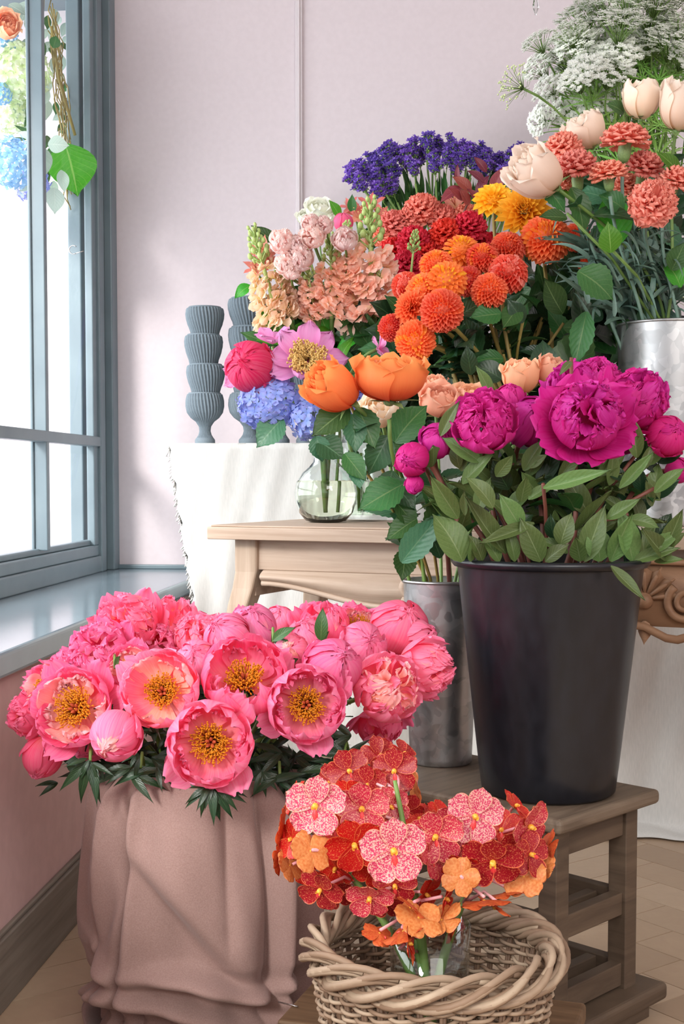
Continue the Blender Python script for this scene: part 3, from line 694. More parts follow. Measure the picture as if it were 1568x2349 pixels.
cloth_table()

# ------------------------------------------------------------------ stacks of ribbed urns
def urn_mesh(foot):
    def rib(n, amp): return lambda r, z, a: r*(1+amp*abs(math.cos(n*a/2+3*z))-amp*.5)
    b = MB()
    if foot: prof = [(.16, .0), (.52, .01), (.55, .06), (.55, .2), (.5, .26), (.46, .29)]; b.lathe([(1e-3, 0)]+prof, 48); part1 = b
    body = MB()
    if foot: pr = [(.44, .28), (.34, .40), (.29, .55), (.32, .72), (.48, .9), (.74, 1.05), (.93, 1.25), (1.0, 1.5), (.99, 1.72), (.93, 1.9), (.90, 1.97)]
    else: pr = [(.70, 0), (.73, .08), (.78, .24), (.90, .48), (.98, .74), (1.0, .92), (.97, 1.08), (.92, 1.18)]
    zt = pr[-1][1]; fine = []
    for (r0, z0), (r1, z1) in zip(pr, pr[1:]):
        for k in range(3): fine.append((r0+(r1-r0)*k/3, z0+(z1-z0)*k/3))
    body.lathe(fine, 168, mod=rib(34, .13)); body.lathe([(fine[-1][0], fine[-1][1]), (.9, zt), (.88, zt+.03), (.82, zt+.03), (.80, zt-.05), (.78, zt-.5), (.3, zt-1.0 if foot else .06), (1e-3, zt-1.02 if foot else .05)], 60)
    return (body.data('ribbed_bowl', [M['urn']]), b.data('foot', [M['urn']]) if foot else None)
UF, UB = urn_mesh(True), urn_mesh(False)
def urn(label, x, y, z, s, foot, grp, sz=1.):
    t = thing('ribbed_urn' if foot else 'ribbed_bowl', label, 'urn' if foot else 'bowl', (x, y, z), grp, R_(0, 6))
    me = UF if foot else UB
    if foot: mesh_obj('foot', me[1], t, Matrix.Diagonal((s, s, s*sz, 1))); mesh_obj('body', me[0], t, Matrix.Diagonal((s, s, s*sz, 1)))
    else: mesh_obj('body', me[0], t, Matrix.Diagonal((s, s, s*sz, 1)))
random.seed(2)
names = ['leftmost stack', 'second stack from the left', 'third stack from the left', 'rightmost stack, mostly hidden by the vase']
for k, (px, wpx, rims) in enumerate(((470, 86, (705, 768, 836, 902)), (573, 96, (684, 750, 826, 902)), (641, 86, (760, 826, 902)), (700, 80, (830, 902)))):
    d = 3.62; c = at(px, 1010, d); s = wpx*d/FPX/2/1.03
    zb = TZ+.001; grp = 'stacked ribbed grey urns'
    urn('grey ribbed footed urn standing on the white cloth, %s' % names[k], c.x, c.y, zb, s, True, grp, (at(px, rims[-1], d).z-zb)/(1.99*s))
    zt = zb+1.97*s; hs = list(rims)[::-1]; z = zt-.03*s
    pos = ['right above the footed urn', 'one below the top bowl', 'topmost bowl'] if len(rims) == 4 else (['right above the footed urn', 'topmost bowl'] if len(rims) == 3 else ['topmost bowl'])
    for i in range(len(rims)-1):
        rz = at(px, hs[i+1], d).z
        hh = rz-at(px, hs[i], d).z+.004
        urn('grey ribbed bowl, %s, %s' % (pos[i], names[k]), c.x+R_(-.003, .003), c.y, rz-hh, s*1.0, False, grp, hh/(1.2*s))

# ------------------------------------------------------------------ wooden console table (rotated)
TA = math.radians(-25)+YAW; Tc = at(474, 1204, 2.75); TZ2 = Tc.z
def console():
    t = thing('console_table', 'bleached oak console table with carved apron and curved legs', 'table', (Tc.x, Tc.y, 0), None, TA)
    L, D, H = 1.9, .46, TZ2
    a = MB(); a.box(0, L, 0, D, H-.030, H-.004); a.box(.006, L-.006, .006, D-.006, H-.004, H); part('tabletop', a, [M['oak']], t, False, .006)
    a = MB(); a.box(.07, L-.07, .05, .07, H-.095, H-.03); part('frieze', a, [M['oak']], t, False, .002)
    a = MB(); a.box(.07, L-.07, D-.07, D-.05, H-.15, H-.03); a.box(.07, .09, .05, D-.05, H-.15, H-.03); a.box(L-.09, L-.07, .05, D-.05, H-.15, H-.03); part('side_rail', a, [M['oak']], t, False)
    # shaped apron: swells forward, lower edge dips to the scroll
    def low(x):
        k = min(1, max(0, (x-.11)/.34)); return .122+.040*math.sin(PI*.5*min(1, k*1.15))**2-.012*max(0, k-.8)*5*(x < .45)
    P = np.zeros((13, 121, 3)); U = np.zeros((13, 121, 2)); Pb = P.copy()
    for j in range(121):
        x = .11+(L-.22)*j/120; b = low(min(x, L-x))
        for i in range(13):
            v = i/12; z = H-.095-(b-.095)*v; y = .045-.016*math.sin(PI*v)*1.1
            P[i, j] = (x, y, z); Pb[i, j] = (x, .075, z); U[i, j] = (j/120, v)
    a = MB(); a.grid(P, U); a.grid(Pb[::-1], U)
    a.grid(np.stack([P[0], Pb[0]]), U[:2]); a.grid(np.stack([Pb[-1], P[-1]]), U[:2]); part('shaped_apron', a, [M['oakcarved'] if False else M['oak']], t, True)
    a = MB(); a.tube([(.11+(L-.22)*j/80, .040, H-low(min(.11+(L-.22)*j/80, L-.11-(L-.22)*j/80))) for j in range(81)], .006, 8); part('apron_bead', a, [M['oak']], t)
    def leg(x, y, sx, sy):
        a = MB(); n = 22; P = np.zeros((n+1, 4, 3)); U = np.zeros((n+1, 4, 2))
        for i in range(n+1):
            v = i/n; z = (H-.03)*(1-v); wd = .027*(1-.5*min(1, max(0, v-.07)*1.8))+(.006 if v > .95 else 0); o = .022*math.exp(-((v-.10)/.12)**2)-.03*math.sin(PI*min(1, v*1.1))*(1 if v > .2 else v/.2)+.03*max(0, v-.8)*4
            sm = min(1, max(0, (v-.08)/.16)); o = .020*sm*sm*(3-2*sm)-.055*max(0, min(1, (v-.26)/.5))+.035*max(0, v-.85)*5
            for k, (p, q) in enumerate(((-1, -1), (1, -1), (1, 1), (-1, 1))): P[i, k] = (x+sx*o+p*wd, y+sy*o+q*wd, z); U[i, k] = (k/4, v)
        a.grid(P, U, 0, True); part('leg', a, [M['oakv']], t, False, .006)
    leg(.070, .066, -1, -1); leg(L-.070, .066, 1, -1); leg(.070, D-.066, -1, 1); leg(L-.070, D-.066, 1, 1)
    # scroll ornaments and carved panel
    def spiral(cx, cz, r, turns, sgn, th=.009, y=.028, st=0.):
        pts = []; n = int(26*turns)
        for k in range(n+1):
            f = k/n; rr = r*(1-.72*f); an = st+sgn*f*turns*2*PI; pts.append((cx+rr*math.cos(an), y-.006*f, cz+rr*math.sin(an)))
        return pts, [th*(1-.45*k/n) for k in range(n+1)]
    a = MB(); p, r = spiral(.452, H-.122, .026, 1.3, 1, .012, .022, -2.2); a.tube(p, r, 10); part('scroll_ornament', a, [M['oak']], t); a = MB()
    p, r = spiral(L-.452, H-.122, .026, 1.3, -1, .012, .022, -.9); a.tube(p, r, 10); part('scroll_ornament', a, [M['oak']], t)
    cx = .915; a = MB(); H = H+.053
    a.box(cx-.20, cx+.20, .022, .06, H-.225, H-.10)
    for k in range(7):
        an = math.radians(90+(k-3)*27); f = Vector((math.cos(an), 0, math.sin(an))); 
        blade(a, Vector((cx, .020, H-.175)), f, (0, -1, 0), .062, .016, prof_round, bend=-.3, cup=-.8, nu=6, nv=6)
        a.tube([Vector((cx, .018, H-.175)), Vector((cx, .014, H-.175))+f*.035, Vector((cx, .018, H-.175))+f*.066], [.003, .005, .002], 5)
    a.ball((cx, .018, H-.178), .016, 12, 8)
    for s in (-1, 1):
        for (ox, oz, r, st, tn) in ((.075, -.180, .036, 2.2, 1.5), (.150, -.165, .030, -1., 1.3), (.125, -.218, .022, 1., 1.2)):
            p, rr = spiral(cx+s*ox, H+oz, r, tn, s, .008, .016, st if s > 0 else PI-st); a.tube(p, rr, 8)
    a.tube([(cx-.2, .018, H-.108), (cx, .016, H-.106), (cx+.2, .018, H-.108)], .006, 6)
    a.tube([(cx-.12+k*.02, .016, H-.235-.012*math.sin(k*.9)) for k in range(13)], .008, 6)
    blade(a, (cx, .016, H-.215), (0, 0, -1), (0, -1, 0), .045, .014, prof_lance, cup=-.7, nu=4, nv=6)
    part('carved_shell_panel', a, [M['oakcarved']], t)
console()

# ------------------------------------------------------------------ step stool
Sc = atz(1285, 1884, .38)
def stool():
    ang = YAW+math.radians(45.5)      # local x runs back-right, local y runs back-left
    t = thing('step_stool', 'grey weathered wooden step stool carrying the black bucket', 'stool', (Sc.x, Sc.y, 0), None, ang)
    Lx, Ly, H = .285, .46, .38
    a = MB(); a.box(0, Lx, 0, Ly, H-.024, H); part('seat_board', a, [M['stooltop']], t, False, .008)
    i = .022; g = .034
    for x in (i, Lx-i-g-.012):
        for y in (i, Ly-i-g): a = MB(); a.box(x, x+g, y, y+g, 0.0, H-.024); part('leg', a, [M['stool']], t, False, .002)
    x0, x1, y0, y1 = i, Lx-i-.012, i, Ly-i
    def rails(z0, z1, nm, dd=.0):
        for b in ((x0+g, x1-g, y0+.006, y0+g-.006), (x0+g, x1-g, y1-g+.006, y1-.006), (x0+.006, x0+g-.006, y0+g, y1-g), (x1-g+.006, x1-.006, y0+g, y1-g)):
            a = MB(); a.box(*b, z0, z1); part(nm, a, [M['stool']], t, False, .002)
    rails(H-.070, H-.024, 'apron'); rails(.178, .215, 'middle_rail'); rails(.06, .098, 'lower_rail')
    for z in (.18, .07): a = MB(); a.box(x0+g, x1-g, y0+.055, y0+.075, z, z+.028); part('cross_bar', a, [M['stool']], t, False, .002)
    a = MB(); a.box(-.012, Lx+.012, -.012, .085, .026, .055); part('foot_board', a, [M['stool']], t, False, .008)
    a = MB(); a.box(.0, Lx-.02, .004, .03, .0, .026); part('plinth', a, [M['stool']], t, False, .002)
stool()

# ------------------------------------------------------------------ dark bench
BA = YAW+math.atan2(-.125, .377); BZ = .15
def bench():
    o = atz(738, 2222, BZ); t = thing('low_bench', 'worn dark brown plank bench under the wicker basket', 'bench', (o.x, o.y, 0), None, BA)
    for k in range(3):
        a = MB(); y1 = -k*.2; a.box(0+R_(0, .008), .40-R_(0, .01), y1-.198, y1-.002, BZ-.028, BZ); part('plank', a, [M['bench']], t, False, .006)
    for x in (.03, .33):
        for y in (-.08, -.54): a = MB(); a.box(x, x+.04, y, y+.04, 0, BZ-.028); part('leg', a, [M['bench']], t, False, .003)
    p = atz(660, 2303, BZ+.002); mb = MB(); q = atz(682, 2309, BZ+.002); l = atz(638, 2298, BZ+.002)
    mb.tube([l-p, (q-p)*.5, q-p], .0012, 5); s = part('wire_pin', mb, [M['wire']], None); s.location = p
    tag(s, 'short steel wire pin lying on the bench left of the basket', 'pin')
bench()

# ------------------------------------------------------------------ buckets, cans, vases
def lathe_vessel(name, label, cat, loc, prof, rim_prof, mat, group=None, n=72, zin=None):
    t = thing(name, label, cat, loc, group); a = MB(); a.lathe([(1e-3, 0)]+prof, n)
    inner = [(r-.0025, z) for r, z in prof[::-1]]; a.lathe([prof[-1]]+inner[:-1]+[(inner[-1][0], .004), (1e-3, .004)], n)
    part('body', a, [mat], t); b = MB(); b.lathe(rim_prof, n); part('rim', b, [mat], t); return t
BK = at(1256, 1822, 2.13); BK.z = .38; BKH = .385
r0, r1 = .109, .152
lathe_vessel('flower_bucket', 'tall black plastic bucket full of magenta peonies on the stool', 'bucket', BK, [(r0-.008, 0), (r0, .006)]+[(r0+(r1-r0)*k/8, BKH*k/8) for k in range(1, 9)], [(r1, BKH-.014), (r1+.004, BKH-.014), (r1+.009, BKH-.008), (r1+.009, BKH-.002), (r1+.004, BKH), (r1-.002, BKH-.001)], M['black'])
GC = at(1010, 1757, 2.35); GC.z = .38; GR = .0625; GH = at(988, 1330, 2.35).z-.38
def can(label, loc, r, h, rb=None):
    rb = rb or r; pr = [(rb-.002, 0), (rb, .003), (rb, .012)]+[(rb+(r-rb)*k/6, .012+(h-.012)*k/6) for k in range(1, 7)]
    return lathe_vessel('galvanised_can', label, 'can', loc, pr, [(r, h-.004), (r+.0025, h-.004), (r+.003, h), (r, h+.0015), (r-.002, h)], M['galv'])
can('tall narrow galvanised can on the stool beside the black bucket', GC, GR+.006, GH, GR-.006)
CC = at(1532, 1150, 2.72); CC.z = TZ2; CR = .108; CH = at(1532, 745, 2.72).z-TZ2
can('wide galvanised can holding the salmon carnations on the oak table', CC, CR, CH, CR-.012)
DB = at(1165, 1150, 2.80); DB.z = TZ2
lathe_vessel('flower_bucket', 'dark bucket behind the roses holding the orange dahlias', 'bucket', DB, [(.085, 0)]+[(.085+.03*k/4, .26*k/4) for k in range(1, 5)], [(.115, .25), (.121, .252), (.121, .26), (.115, .262)], M['vessel'])
def back_bucket(label, px, d, r, h):
    c = at(px, 1010, d); c.z = TZ+.0015
    lathe_vessel('flower_bucket', label, 'bucket', c, [(r*.75, 0)]+[(r*.75+r*.25*k/4, h*k/4) for k in range(1, 5)], [(r, h-.01), (r+.005, h-.008), (r+.005, h), (r, h+.002)], M['vessel'])
    return Vector((c.x, c.y, c.z+h))
SB = back_bucket('dark bucket of peach stock standing on the white cloth', 800, 3.55, .075, .17)
RB = back_bucket('dark bucket of red and coral carnations on the white cloth', 975, 3.6, .08, .24)
TB = back_bucket('dark bucket of purple statice near the back wall', 1040, 3.83, .09, .33)
LB = back_bucket('dark bucket of white lace flowers at the right of the far table', 1500, 3.6, .1, .34)

def rose_vase():
    c = at(747, 1193, 2.90); c.z = TZ2; t = thing('round_glass_vase', 'clear glass vase with round body and flared neck holding the pink peony', 'vase', c)
    o = [(.030, 0), (.045, .004), (.060, .022), (.0675, .045), (.070, .066), (.066, .088), (.054, .108), (.038, .122), (.028, .134), (.0265, .150), (.031, .168), (.041, .190), (.054, .214), (.0545, .2155)]
    i = [(r-.003, z) for r, z in o[::-1]][1:]; i = [(r, max(z, .006)) for r, z in i]
    def opt(r, z, a): return r*(1-.012*abs(math.sin(5*a))) if z < .2 else r
    a = MB(); a.lathe([(1e-3, 0)]+o+i+[(1e-3, .006)], 80, mod=opt); part('glass_body', a, [M['glass']], t)
    wv = [(1e-3, .0065)]+[(r-.0032, max(z, .0065)) for r, z in o if z < .09]+[(.0632, .092), (1e-3, .092)]
    b = MB(); b.lathe(wv, 80, mod=opt); part('water', b, [M['water']], t); return c
VC = rose_vase()
def square_vase():
    c = at(835, 1188, 3.0); c.z = TZ2; t = thing('square_glass_vase', 'clear square glass vase half hidden behind the round vase', 'vase', c, None, TA)
    def sq(w, z0, z1): return [(-w, -w), (w, -w), (w, w), (-w, w)]
    a = MB(); w, h, th = .04, .20, .004
    v = [(x, y, 0) for x, y in sq(w, 0, 0)]+[(x, y, h) for x, y in sq(w, 0, 0)]+[(x, y, h) for x, y in sq(w-th, 0, 0)]+[(x, y, .014) for x, y in sq(w-th, 0, 0)]
    f = [(3, 2, 1, 0), (12, 13, 14, 15)]
    for b0, b1 in ((0, 4), (4, 8), (8, 12)):
        for k in range(4): f.append((b0+k, b0+(k+1) % 4, b1+(k+1) % 4, b1+k))
    a.poly(v, f); part('glass_body', a, [M['thin']], t, False)
    b = MB(); b.box(-w+.0045, w-.0045, -w+.0045, w-.0045, .0145, .12); part('water', b, [M['thinw']], t, False); return c
QC = square_vase()

# ------------------------------------------------------------------ draped vessel on the floor
PV = atz(470, 1815, .44); PV = camxy(-.222, 2.06)
def draped_vessel():
    t = thing('draped_pot', 'tall pot wrapped in gathered mauve cotton cloth under the pink peonies', 'pot', (PV.x, PV.y, 0))
    a = MB(); a.lathe([(1e-3, 0), (.075, 0), (.135, .42), (.13, .42), (.07, .01), (1e-3, .01)], 48); part('pot', a, [M['vessel']], t)
    n, m = 300, 110; P = np.zeros((m+1, n, 3)); U = np.zeros((m+1, n, 2)); ca = YAW-PI/2    # direction facing the camera
    def g(x, w): return math.exp(-(x/w)**2)
    for i in range(m+1):
        v = i/m; z = .445*(1-v)
        for j in range(n):
            th = 2*PI*j/n; a_ = (th-ca+PI) % (2*PI)-PI
            r = .150+.026*math.sin(PI*min(1, v*.9+.08))-.055*max(0, v-.62)/.38
            def sh(x, w): return math.exp(-abs(x/w)**1.25)
            for (a0, sl, wd, am, ve) in ((-.62, -.10, .035, -.020, .8), (-.50, -.05, .07, .014, .6), (-.98, -.2, .06, .012, 1.), (-1.15, .1, .04, -.012, 1.), (.62, .10, .045, -.016, .9), (.80, .02, .09, .024, 1.), (1.02, .0, .05, -.022, 1.), (1.25, .05, .07, .016, 1.), (.28, .06, .05, -.008, .5), (-1.5, 0, .09, .014, 1), (1.8, .1, .1, .016, 1), (2.2, 0, .1, .02, 1), (-2.3, .1, .1, .02, 1), (3.0, 0, .1, -.02, 1)):
                c0 = a0+sl*v; r += 1.5*am*sh(a_-c0, wd*(1+.9*v))*min(1, v*5+.35)*(1 if v < ve else max(0, 1-(v-ve)*8))
            r += .004*math.sin(7*a_+9*v)+.002*math.sin(17*a_-11*v)
            # a long diagonal crease: cloth taut above it, slack and shaded below it
            q = v-(.26+(a_+.50)*.44); r -= .023*math.tanh(q*24)*g(a_-.0, .60)*(.4+.6*math.exp(-max(0, q)*5))
            q = v-(.30-(a_+.50)*.62); r += .010*math.tanh(q*16)*g(a_+.75, .30)
            # cloth gathered into rolls low down
            q1 = v-(.71-.05*math.cos(a_*1.6+.6)+.05*a_*(a_ > 0)); r += .040*g(q1, .035)*(1+.3*math.sin(3*a_+1))*g(a_-.1, 1.1)
            q2 = v-(.63+.10*math.sin(1.4*a_+1.2)); r += .020*g(q2, .022)*g(a_-.75, .40)
            q3 = v-(.80+.05*math.sin(2.6*a_)); r += .045*g(q3, .04)
            q4 = v-(.60+.20*(a_+1.2)); r += .018*g(q4, .03)*g(a_+.8, .35)
            q5 = v-.93; r += .03*g(q5, .05)
            if v < .06: r = r-(.06-v)*.28
            P[i, j] = (r*math.cos(th), r*math.sin(th), z+(.008*math.sin(3*th)*(1-v))); U[i, j] = (j/n, v)
    c = MB(); c.grid(P, U, 0, True); part('cloth_wrap', c, [M['mauve']], t, True, solid=.002)
    s = MB()                                            # trailing cloth on the floor around the foot
    P = np.zeros((26, 180, 3)); U = np.zeros((26, 180, 2))
    for i in range(26):
        for j in range(180):
            th = 2*PI*j/180; f = i/25; a_ = (th-ca+PI) % (2*PI)-PI
            r = .11+.09*f*(1+.2*math.sin(3*th)); z = .055*abs(math.sin(f*PI*1.5+.5*math.sin(5*th)))*(1-f*.5)+.012*math.sin(9*th+4*f)*(1-f)+.006
            P[i, j] = (r*math.cos(th), r*math.sin(th), max(.003, z)); U[i, j] = (j/180, f)
    s.grid(P, U, 0, True); part('trailing_cloth', s, [M['mauve']], t, True, solid=.002)
draped_vessel()

# ------------------------------------------------------------------ wicker basket
WB = at(993, 2160, 1.56); BRZ = WB.z; WR = .150
def basket():
    t = thing('wicker_basket', 'round grey wicker basket with thick braided rim holding the orchids', 'basket', (WB.x, WB.y, BZ))
    H = BRZ-BZ-.008; rad = lambda z: .118+(WR-.122)*min(1, z/H)
    random.seed(8); ns = 38
    a = MB()
    for k in range(ns):
        th = 2*PI*k/ns+R_(-.02, .02)
        for e in (-.012, .012): a.tube([(rad(z)*math.cos(th+e), rad(z)*math.sin(th+e), z) for z in (0, H*.3, H*.6, H)], .0024, 6)
    part('stakes', a, [M['wickd']], t)
    rows = 30
    a = MB()
    for rI in range(rows):
        z = .004+rI*(H-.01)/rows
        pts = []; n = ns*6
        for k in range(n+1):
            th = 2*PI*k/n; w_ = math.cos(ns/2*th+(PI if rI % 2 else 0)); rr = rad(z)+.0052*w_
            pts.append((rr*math.cos(th), rr*math.sin(th), z+.0012*math.sin(5*th+rI*2)+.0006*math.sin(31*th+rI)))
        # split each round into rods
        st = random.randint(0, n)
        for q in range(5):
            i0 = (st+q*n//5) % n; seg = [pts[(i0+k) % n] for k in range(n//5+8)]; seg = seg[:]; a.tube(seg, .0025, 6)
    part('woven_side', a, [M['wick']], t)
    a = MB(); nb = 20
    for k in range(nb):                       # braided border: rods crossing over and under
        th0 = 2*PI*k/nb
        for L in range(3):
            pts, rr = [], []
            for q in range(17):
                f = q/16; th = th0+L*.06+f*(1.25); ph = f*2*PI*1.0+L*2.1
                R0 = WR-.004+.015*math.cos(ph)*(.6+.4*math.sin(PI*f)); z = H+.004+.014*math.sin(ph)*(1)-.004*L
                pts.append((R0*math.cos(th), R0*math.sin(th), z)); rr.append(.0048*(.75+.25*math.sin(PI*f)))
            a.tube(pts, rr, 7)
    part('braided_rim', a, [M['wick']], t)
    a = MB(); a.lathe([(1e-3, .002), (.116, .002), (.116, .008), (1e-3, .008)], 40)
    for k in range(-10, 11): y = k*.011; h = math.sqrt(max(0, .116**2-y*y)); a.tube([(-h, y, .009), (h, y, .009)], .003, 6)
    part('woven_base', a, [M['wickd']], t)
basket()
def orchid_vase():
    c = at(985, 2240, 1.57); t = thing('cylinder_glass_vase', 'clear cylinder glass vase of water standing inside the wicker basket', 'vase', (c.x, c.y, BZ+.012))
    a = MB(); h = .19; a.lathe([(1e-3, 0), (.05, 0), (.052, .004), (.047, h*.5), (.05, h), (.0475, h), (.0445, h*.5), (.048, .012), (1e-3, .012)], 48); part('glass_body', a, [M['thin']], t)
    b = MB(); b.lathe([(1e-3, .013), (.047, .013), (.0440, h*.5), (.0452, .13), (1e-3, .13)], 48); part('water', b, [M['thinw']], t)
    return Vector((c.x, c.y, BZ+.012))
OV = orchid_vase()
# crystal drop hanging at the top
C = at(1228, 14, 3.2); mb = MB(); mb.lathe([(1e-3, -.022), (.008, -.002), (.005, .014), (.002, .02), (1e-3, .021)], 6); mb.tube([(0, 0, .02), (0, 0, 1.0)], .0006, 4); mb.ball((0, 0, .03), .004, 6, 5)
o = part('crystal_drop', mb, [M['glass']], None, False); o.location = C; tag(o, 'small faceted crystal drop hanging near the back wall', 'pendant')
L_ = atz(1555, 1876, .02); mb = MB(); blade(mb, (0, 0, .01), (1, .2, 0), (0, -.3, 1), .06, .013, prof_lance, bend=.5, fold=.4); o = part('fallen_leaf', mb, [M['lfcol']], None); o.location = L_+Vector((-.02, -.04, .0)); tag(o, 'small curled yellow leaf fallen on the cloth hem by the floor', 'leaf')
# ------------------------------------------------------------------ pink peonies in the draped pot
PB = {'bowl': [('petals', peony_bowl('pp', 'ppl', 118, 1, .04, 3, 1)), ('stamens', stamens(.36, 240, -.66, .42))],
      'bowl2': [('petals', peony_bowl('pp', 'pp', 122, 2, .08, 12, 3)), ('stamens', stamens(.38, 260, -.56, .45))],
      'bowl3': [('petals', peony_bowl('pp2', 'pp', 128, 3, .07, 9, 2)), ('stamens', stamens(.34, 200, -.45, .55))],
      'bowl4': [('petals', peony_bowl('pp2', 'ppl', 108, 4, .10, 14, 4)), ('stamens', stamens(.42, 240, -.50, .5))],
      'ball': [('petals', peony_ball('pp', 'pp', 5))], 'ball2': [('petals', peony_ball('pp2', 'pp', 6, 172))],
      'bud': [('petals', peony_ball('pp', 'ppl', 7, 170, 6, -.1, 1.12, 5))],
      'dbl': [('petals', peony_double('pp', 'pp', 8))], 'dbl2': [('petals', peony_double('pp2', 'pp', 9, 7, 40, 100, .2))],
      'dbl3': [('petals', peony_double('pp', 'ppl', 10, 5, 30, 122, .05))],
      'loose': [('petals', peony_double('pp2', 'pp', 11, 8, 14, 88, .35))]}
GPP = 'pink peonies in the draped pot'
PN = 'pink peony '
pink = [  # kind, x, y, d, dia, (a,b,c), squash, label
 ('bowl', 366, 1580, 1.86, 178, (-.05, .35, 1), (1, 1.02, .9), 'wide open pale coral peony, bowl shaped, upper left of centre with golden stamens'),
 ('bowl2', 480, 1706, 1.80, 200, (.0, .12, 1), (1, 1, .85), 'fully open pink peony lowest in the front, over the cloth rim'),
 ('bowl4', 162, 1622, 1.90, 186, (-.25, .35, 1), (1, 1, .85), 'open ruffled pink peony at the left front with golden stamens'),
 ('bud', 263, 1687, 1.82, 122, (-.15, -.25, .8), (.95, .95, 1.05), 'closed round pink peony bud between the left front bloom and the lowest bloom'),
 ('bowl3', 560, 1550, 1.88, 195, (.05, .75, 1), (1, 1, .95), 'large hot pink cupped peony in the middle showing a little gold'),
 ('bowl2', 702, 1616, 1.84, 180, (.05, .22, 1), (1, 1, .85), 'ruffled light pink open peony right of the lowest bloom, dark gold centre'),
 ('ball2', 764, 1530, 1.90, 132, (.35, .5, .8), (1, 1, 1.1), 'striped closed pink peony leaning right above the ruffled light bloom'),
 ('dbl3', 888, 1577, 1.92, 160, (.45, .35, 1), (1, 1, 1.05), 'large double pink peony at the right front, petals folded inward'),
 ('dbl', 980, 1533, 2.0, 138, (1, .05, .55), (1, 1, 1.1), 'pink peony farthest right, facing the galvanised can'),
 ('ball', 578, 1440, 2.08, 118, (.0, .7, .6), (1, 1, .9), 'smooth round pink peony ball behind the large cupped bloom'),
 ('ball', 520, 1462, 2.02, 110, (-.4, .6, .6), (1, 1, .95), 'pink peony ball touching the left of the smooth round one'),
 ('bud', 664, 1497, 1.97, 84, (.0, .3, .8), (1, 1, .9), 'small dusky pink bud in the gap above the ruffled light bloom'),
 ('ball2', 915, 1440, 2.12, 138, (.3, .6, .6), (1, 1, .85), 'deep pink round peony at the back right under the table scroll'),
 ('ball', 832, 1478, 2.02, 108, (.3, .3, .8), (1, 1, .9), 'pink peony bud with curled tip left of the deep pink round one'),
 ('loose', 745, 1428, 2.16, 130, (.1, 1, .5), (1, 1, .9), 'loose pale pink peony at the back with upright petals'),
 ('ball', 700, 1462, 2.10, 96, (-.1, .8, .5), (1, 1, .85), 'pale pink half open peony behind the small dusky bud'),
 ('bowl4', 822, 1430, 2.18, 100, (.1, .7, .8), (1, 1, .9), 'orange hearted pink peony at the back near the table apron'),
 ('ball', 640, 1428, 2.2, 92, (0, .9, .4), (1, 1, .8), 'round pink peony peeking out highest in the middle of the back row'),
 ('dbl2', 292, 1432, 2.12, 165, (-.2, .7, .8), (1, 1, .95), 'big ruffled pink double peony at the back left beside the sill'),
 ('loose', 396, 1420, 2.2, 118, (.25, .9, .5), (1, 1, 1.05), 'spiky petalled pink peony topmost at the back left'),
 ('dbl2', 225, 1492, 2.04, 160, (-.4, .7, .7), (1, 1, .8), 'pink double peony sloping down along the sill front'),
 ('dbl', 455, 1457, 2.12, 130, (-.1, .9, .6), (1, 1, .85), 'crumpled light pink peony between the two back groups'),
 ('bowl4', 96, 1580, 1.98, 128, (-.7, .3, .8), (1, 1, .9), 'half shaded open peony behind the left front bloom'),
 ('dbl2', 60, 1640, 2.02, 110, (-1, -.1, .3), (1, 1, .9), 'shaded pink peony farthest left, against the pink wall'),
 ('ball2', 98, 1738, 2.0, 92, (-.3, -.9, .3), (1, 1, 1.), 'deep shaded peony nodding lowest at the far left'),
 ('bowl4', 298, 1530, 1.98, 110, (-.1, .5, 1), (1, 1, .85), 'small open pink peony tucked behind the pale coral bowl'),
 ('ball', 452, 1520, 1.98, 110, (-.1, .6, .8), (1, 1, .9), 'pink peony wedged between the pale coral bowl and the large cupped bloom'),
 ('loose', 872, 1668, 2.04, 120, (.15, -.8, .5), (1, 1, .85), 'hanging loose petalled pink peony lowest at the right'),
 ('ball2', 640, 1600, 2.02, 110, (0, .2, 1), (1, 1, .9), 'pink peony deep between the cupped bloom and the ruffled light one'),
 ('dbl2', 150, 1540, 2.06, 120, (-.5, .7, .6), (1, 1, .8), 'pink peony between the left front bloom and the sill'),
 ('ball', 960, 1462, 2.1, 90, (.8, .4, .4), (1, 1, .9), 'small pink peony between the deep pink round one and the galvanised can'),
 ('ball2', 205, 1700, 1.98, 100, (-.3, -.5, .6), (1, 1, .9), 'dark pink peony under the left front bloom'),
 ('dbl', 355, 1475, 2.12, 110, (0, .8, .6), (1, 1, .9), 'light pink peony below the spiky petalled one'),
]
random.seed(21)
for i, (k, x, y, d, dia, f, sq, lab) in enumerate(pink):
    a = R_(0, 6.28); r = R_(0, .05); sk = Vector((PV.x+r*math.cos(a), PV.y+r*math.sin(a), .16))
    flower('peony', PN+'bloom: '+lab if 'peony' not in lab else lab, 'peony', GPP, x, y, d, dia, facing(*f), PB[k], sk, 'stem', .0038, ('peonydk',), 6, .07, sc=sq, lt=(.24, .5), rim=(.27, .08))
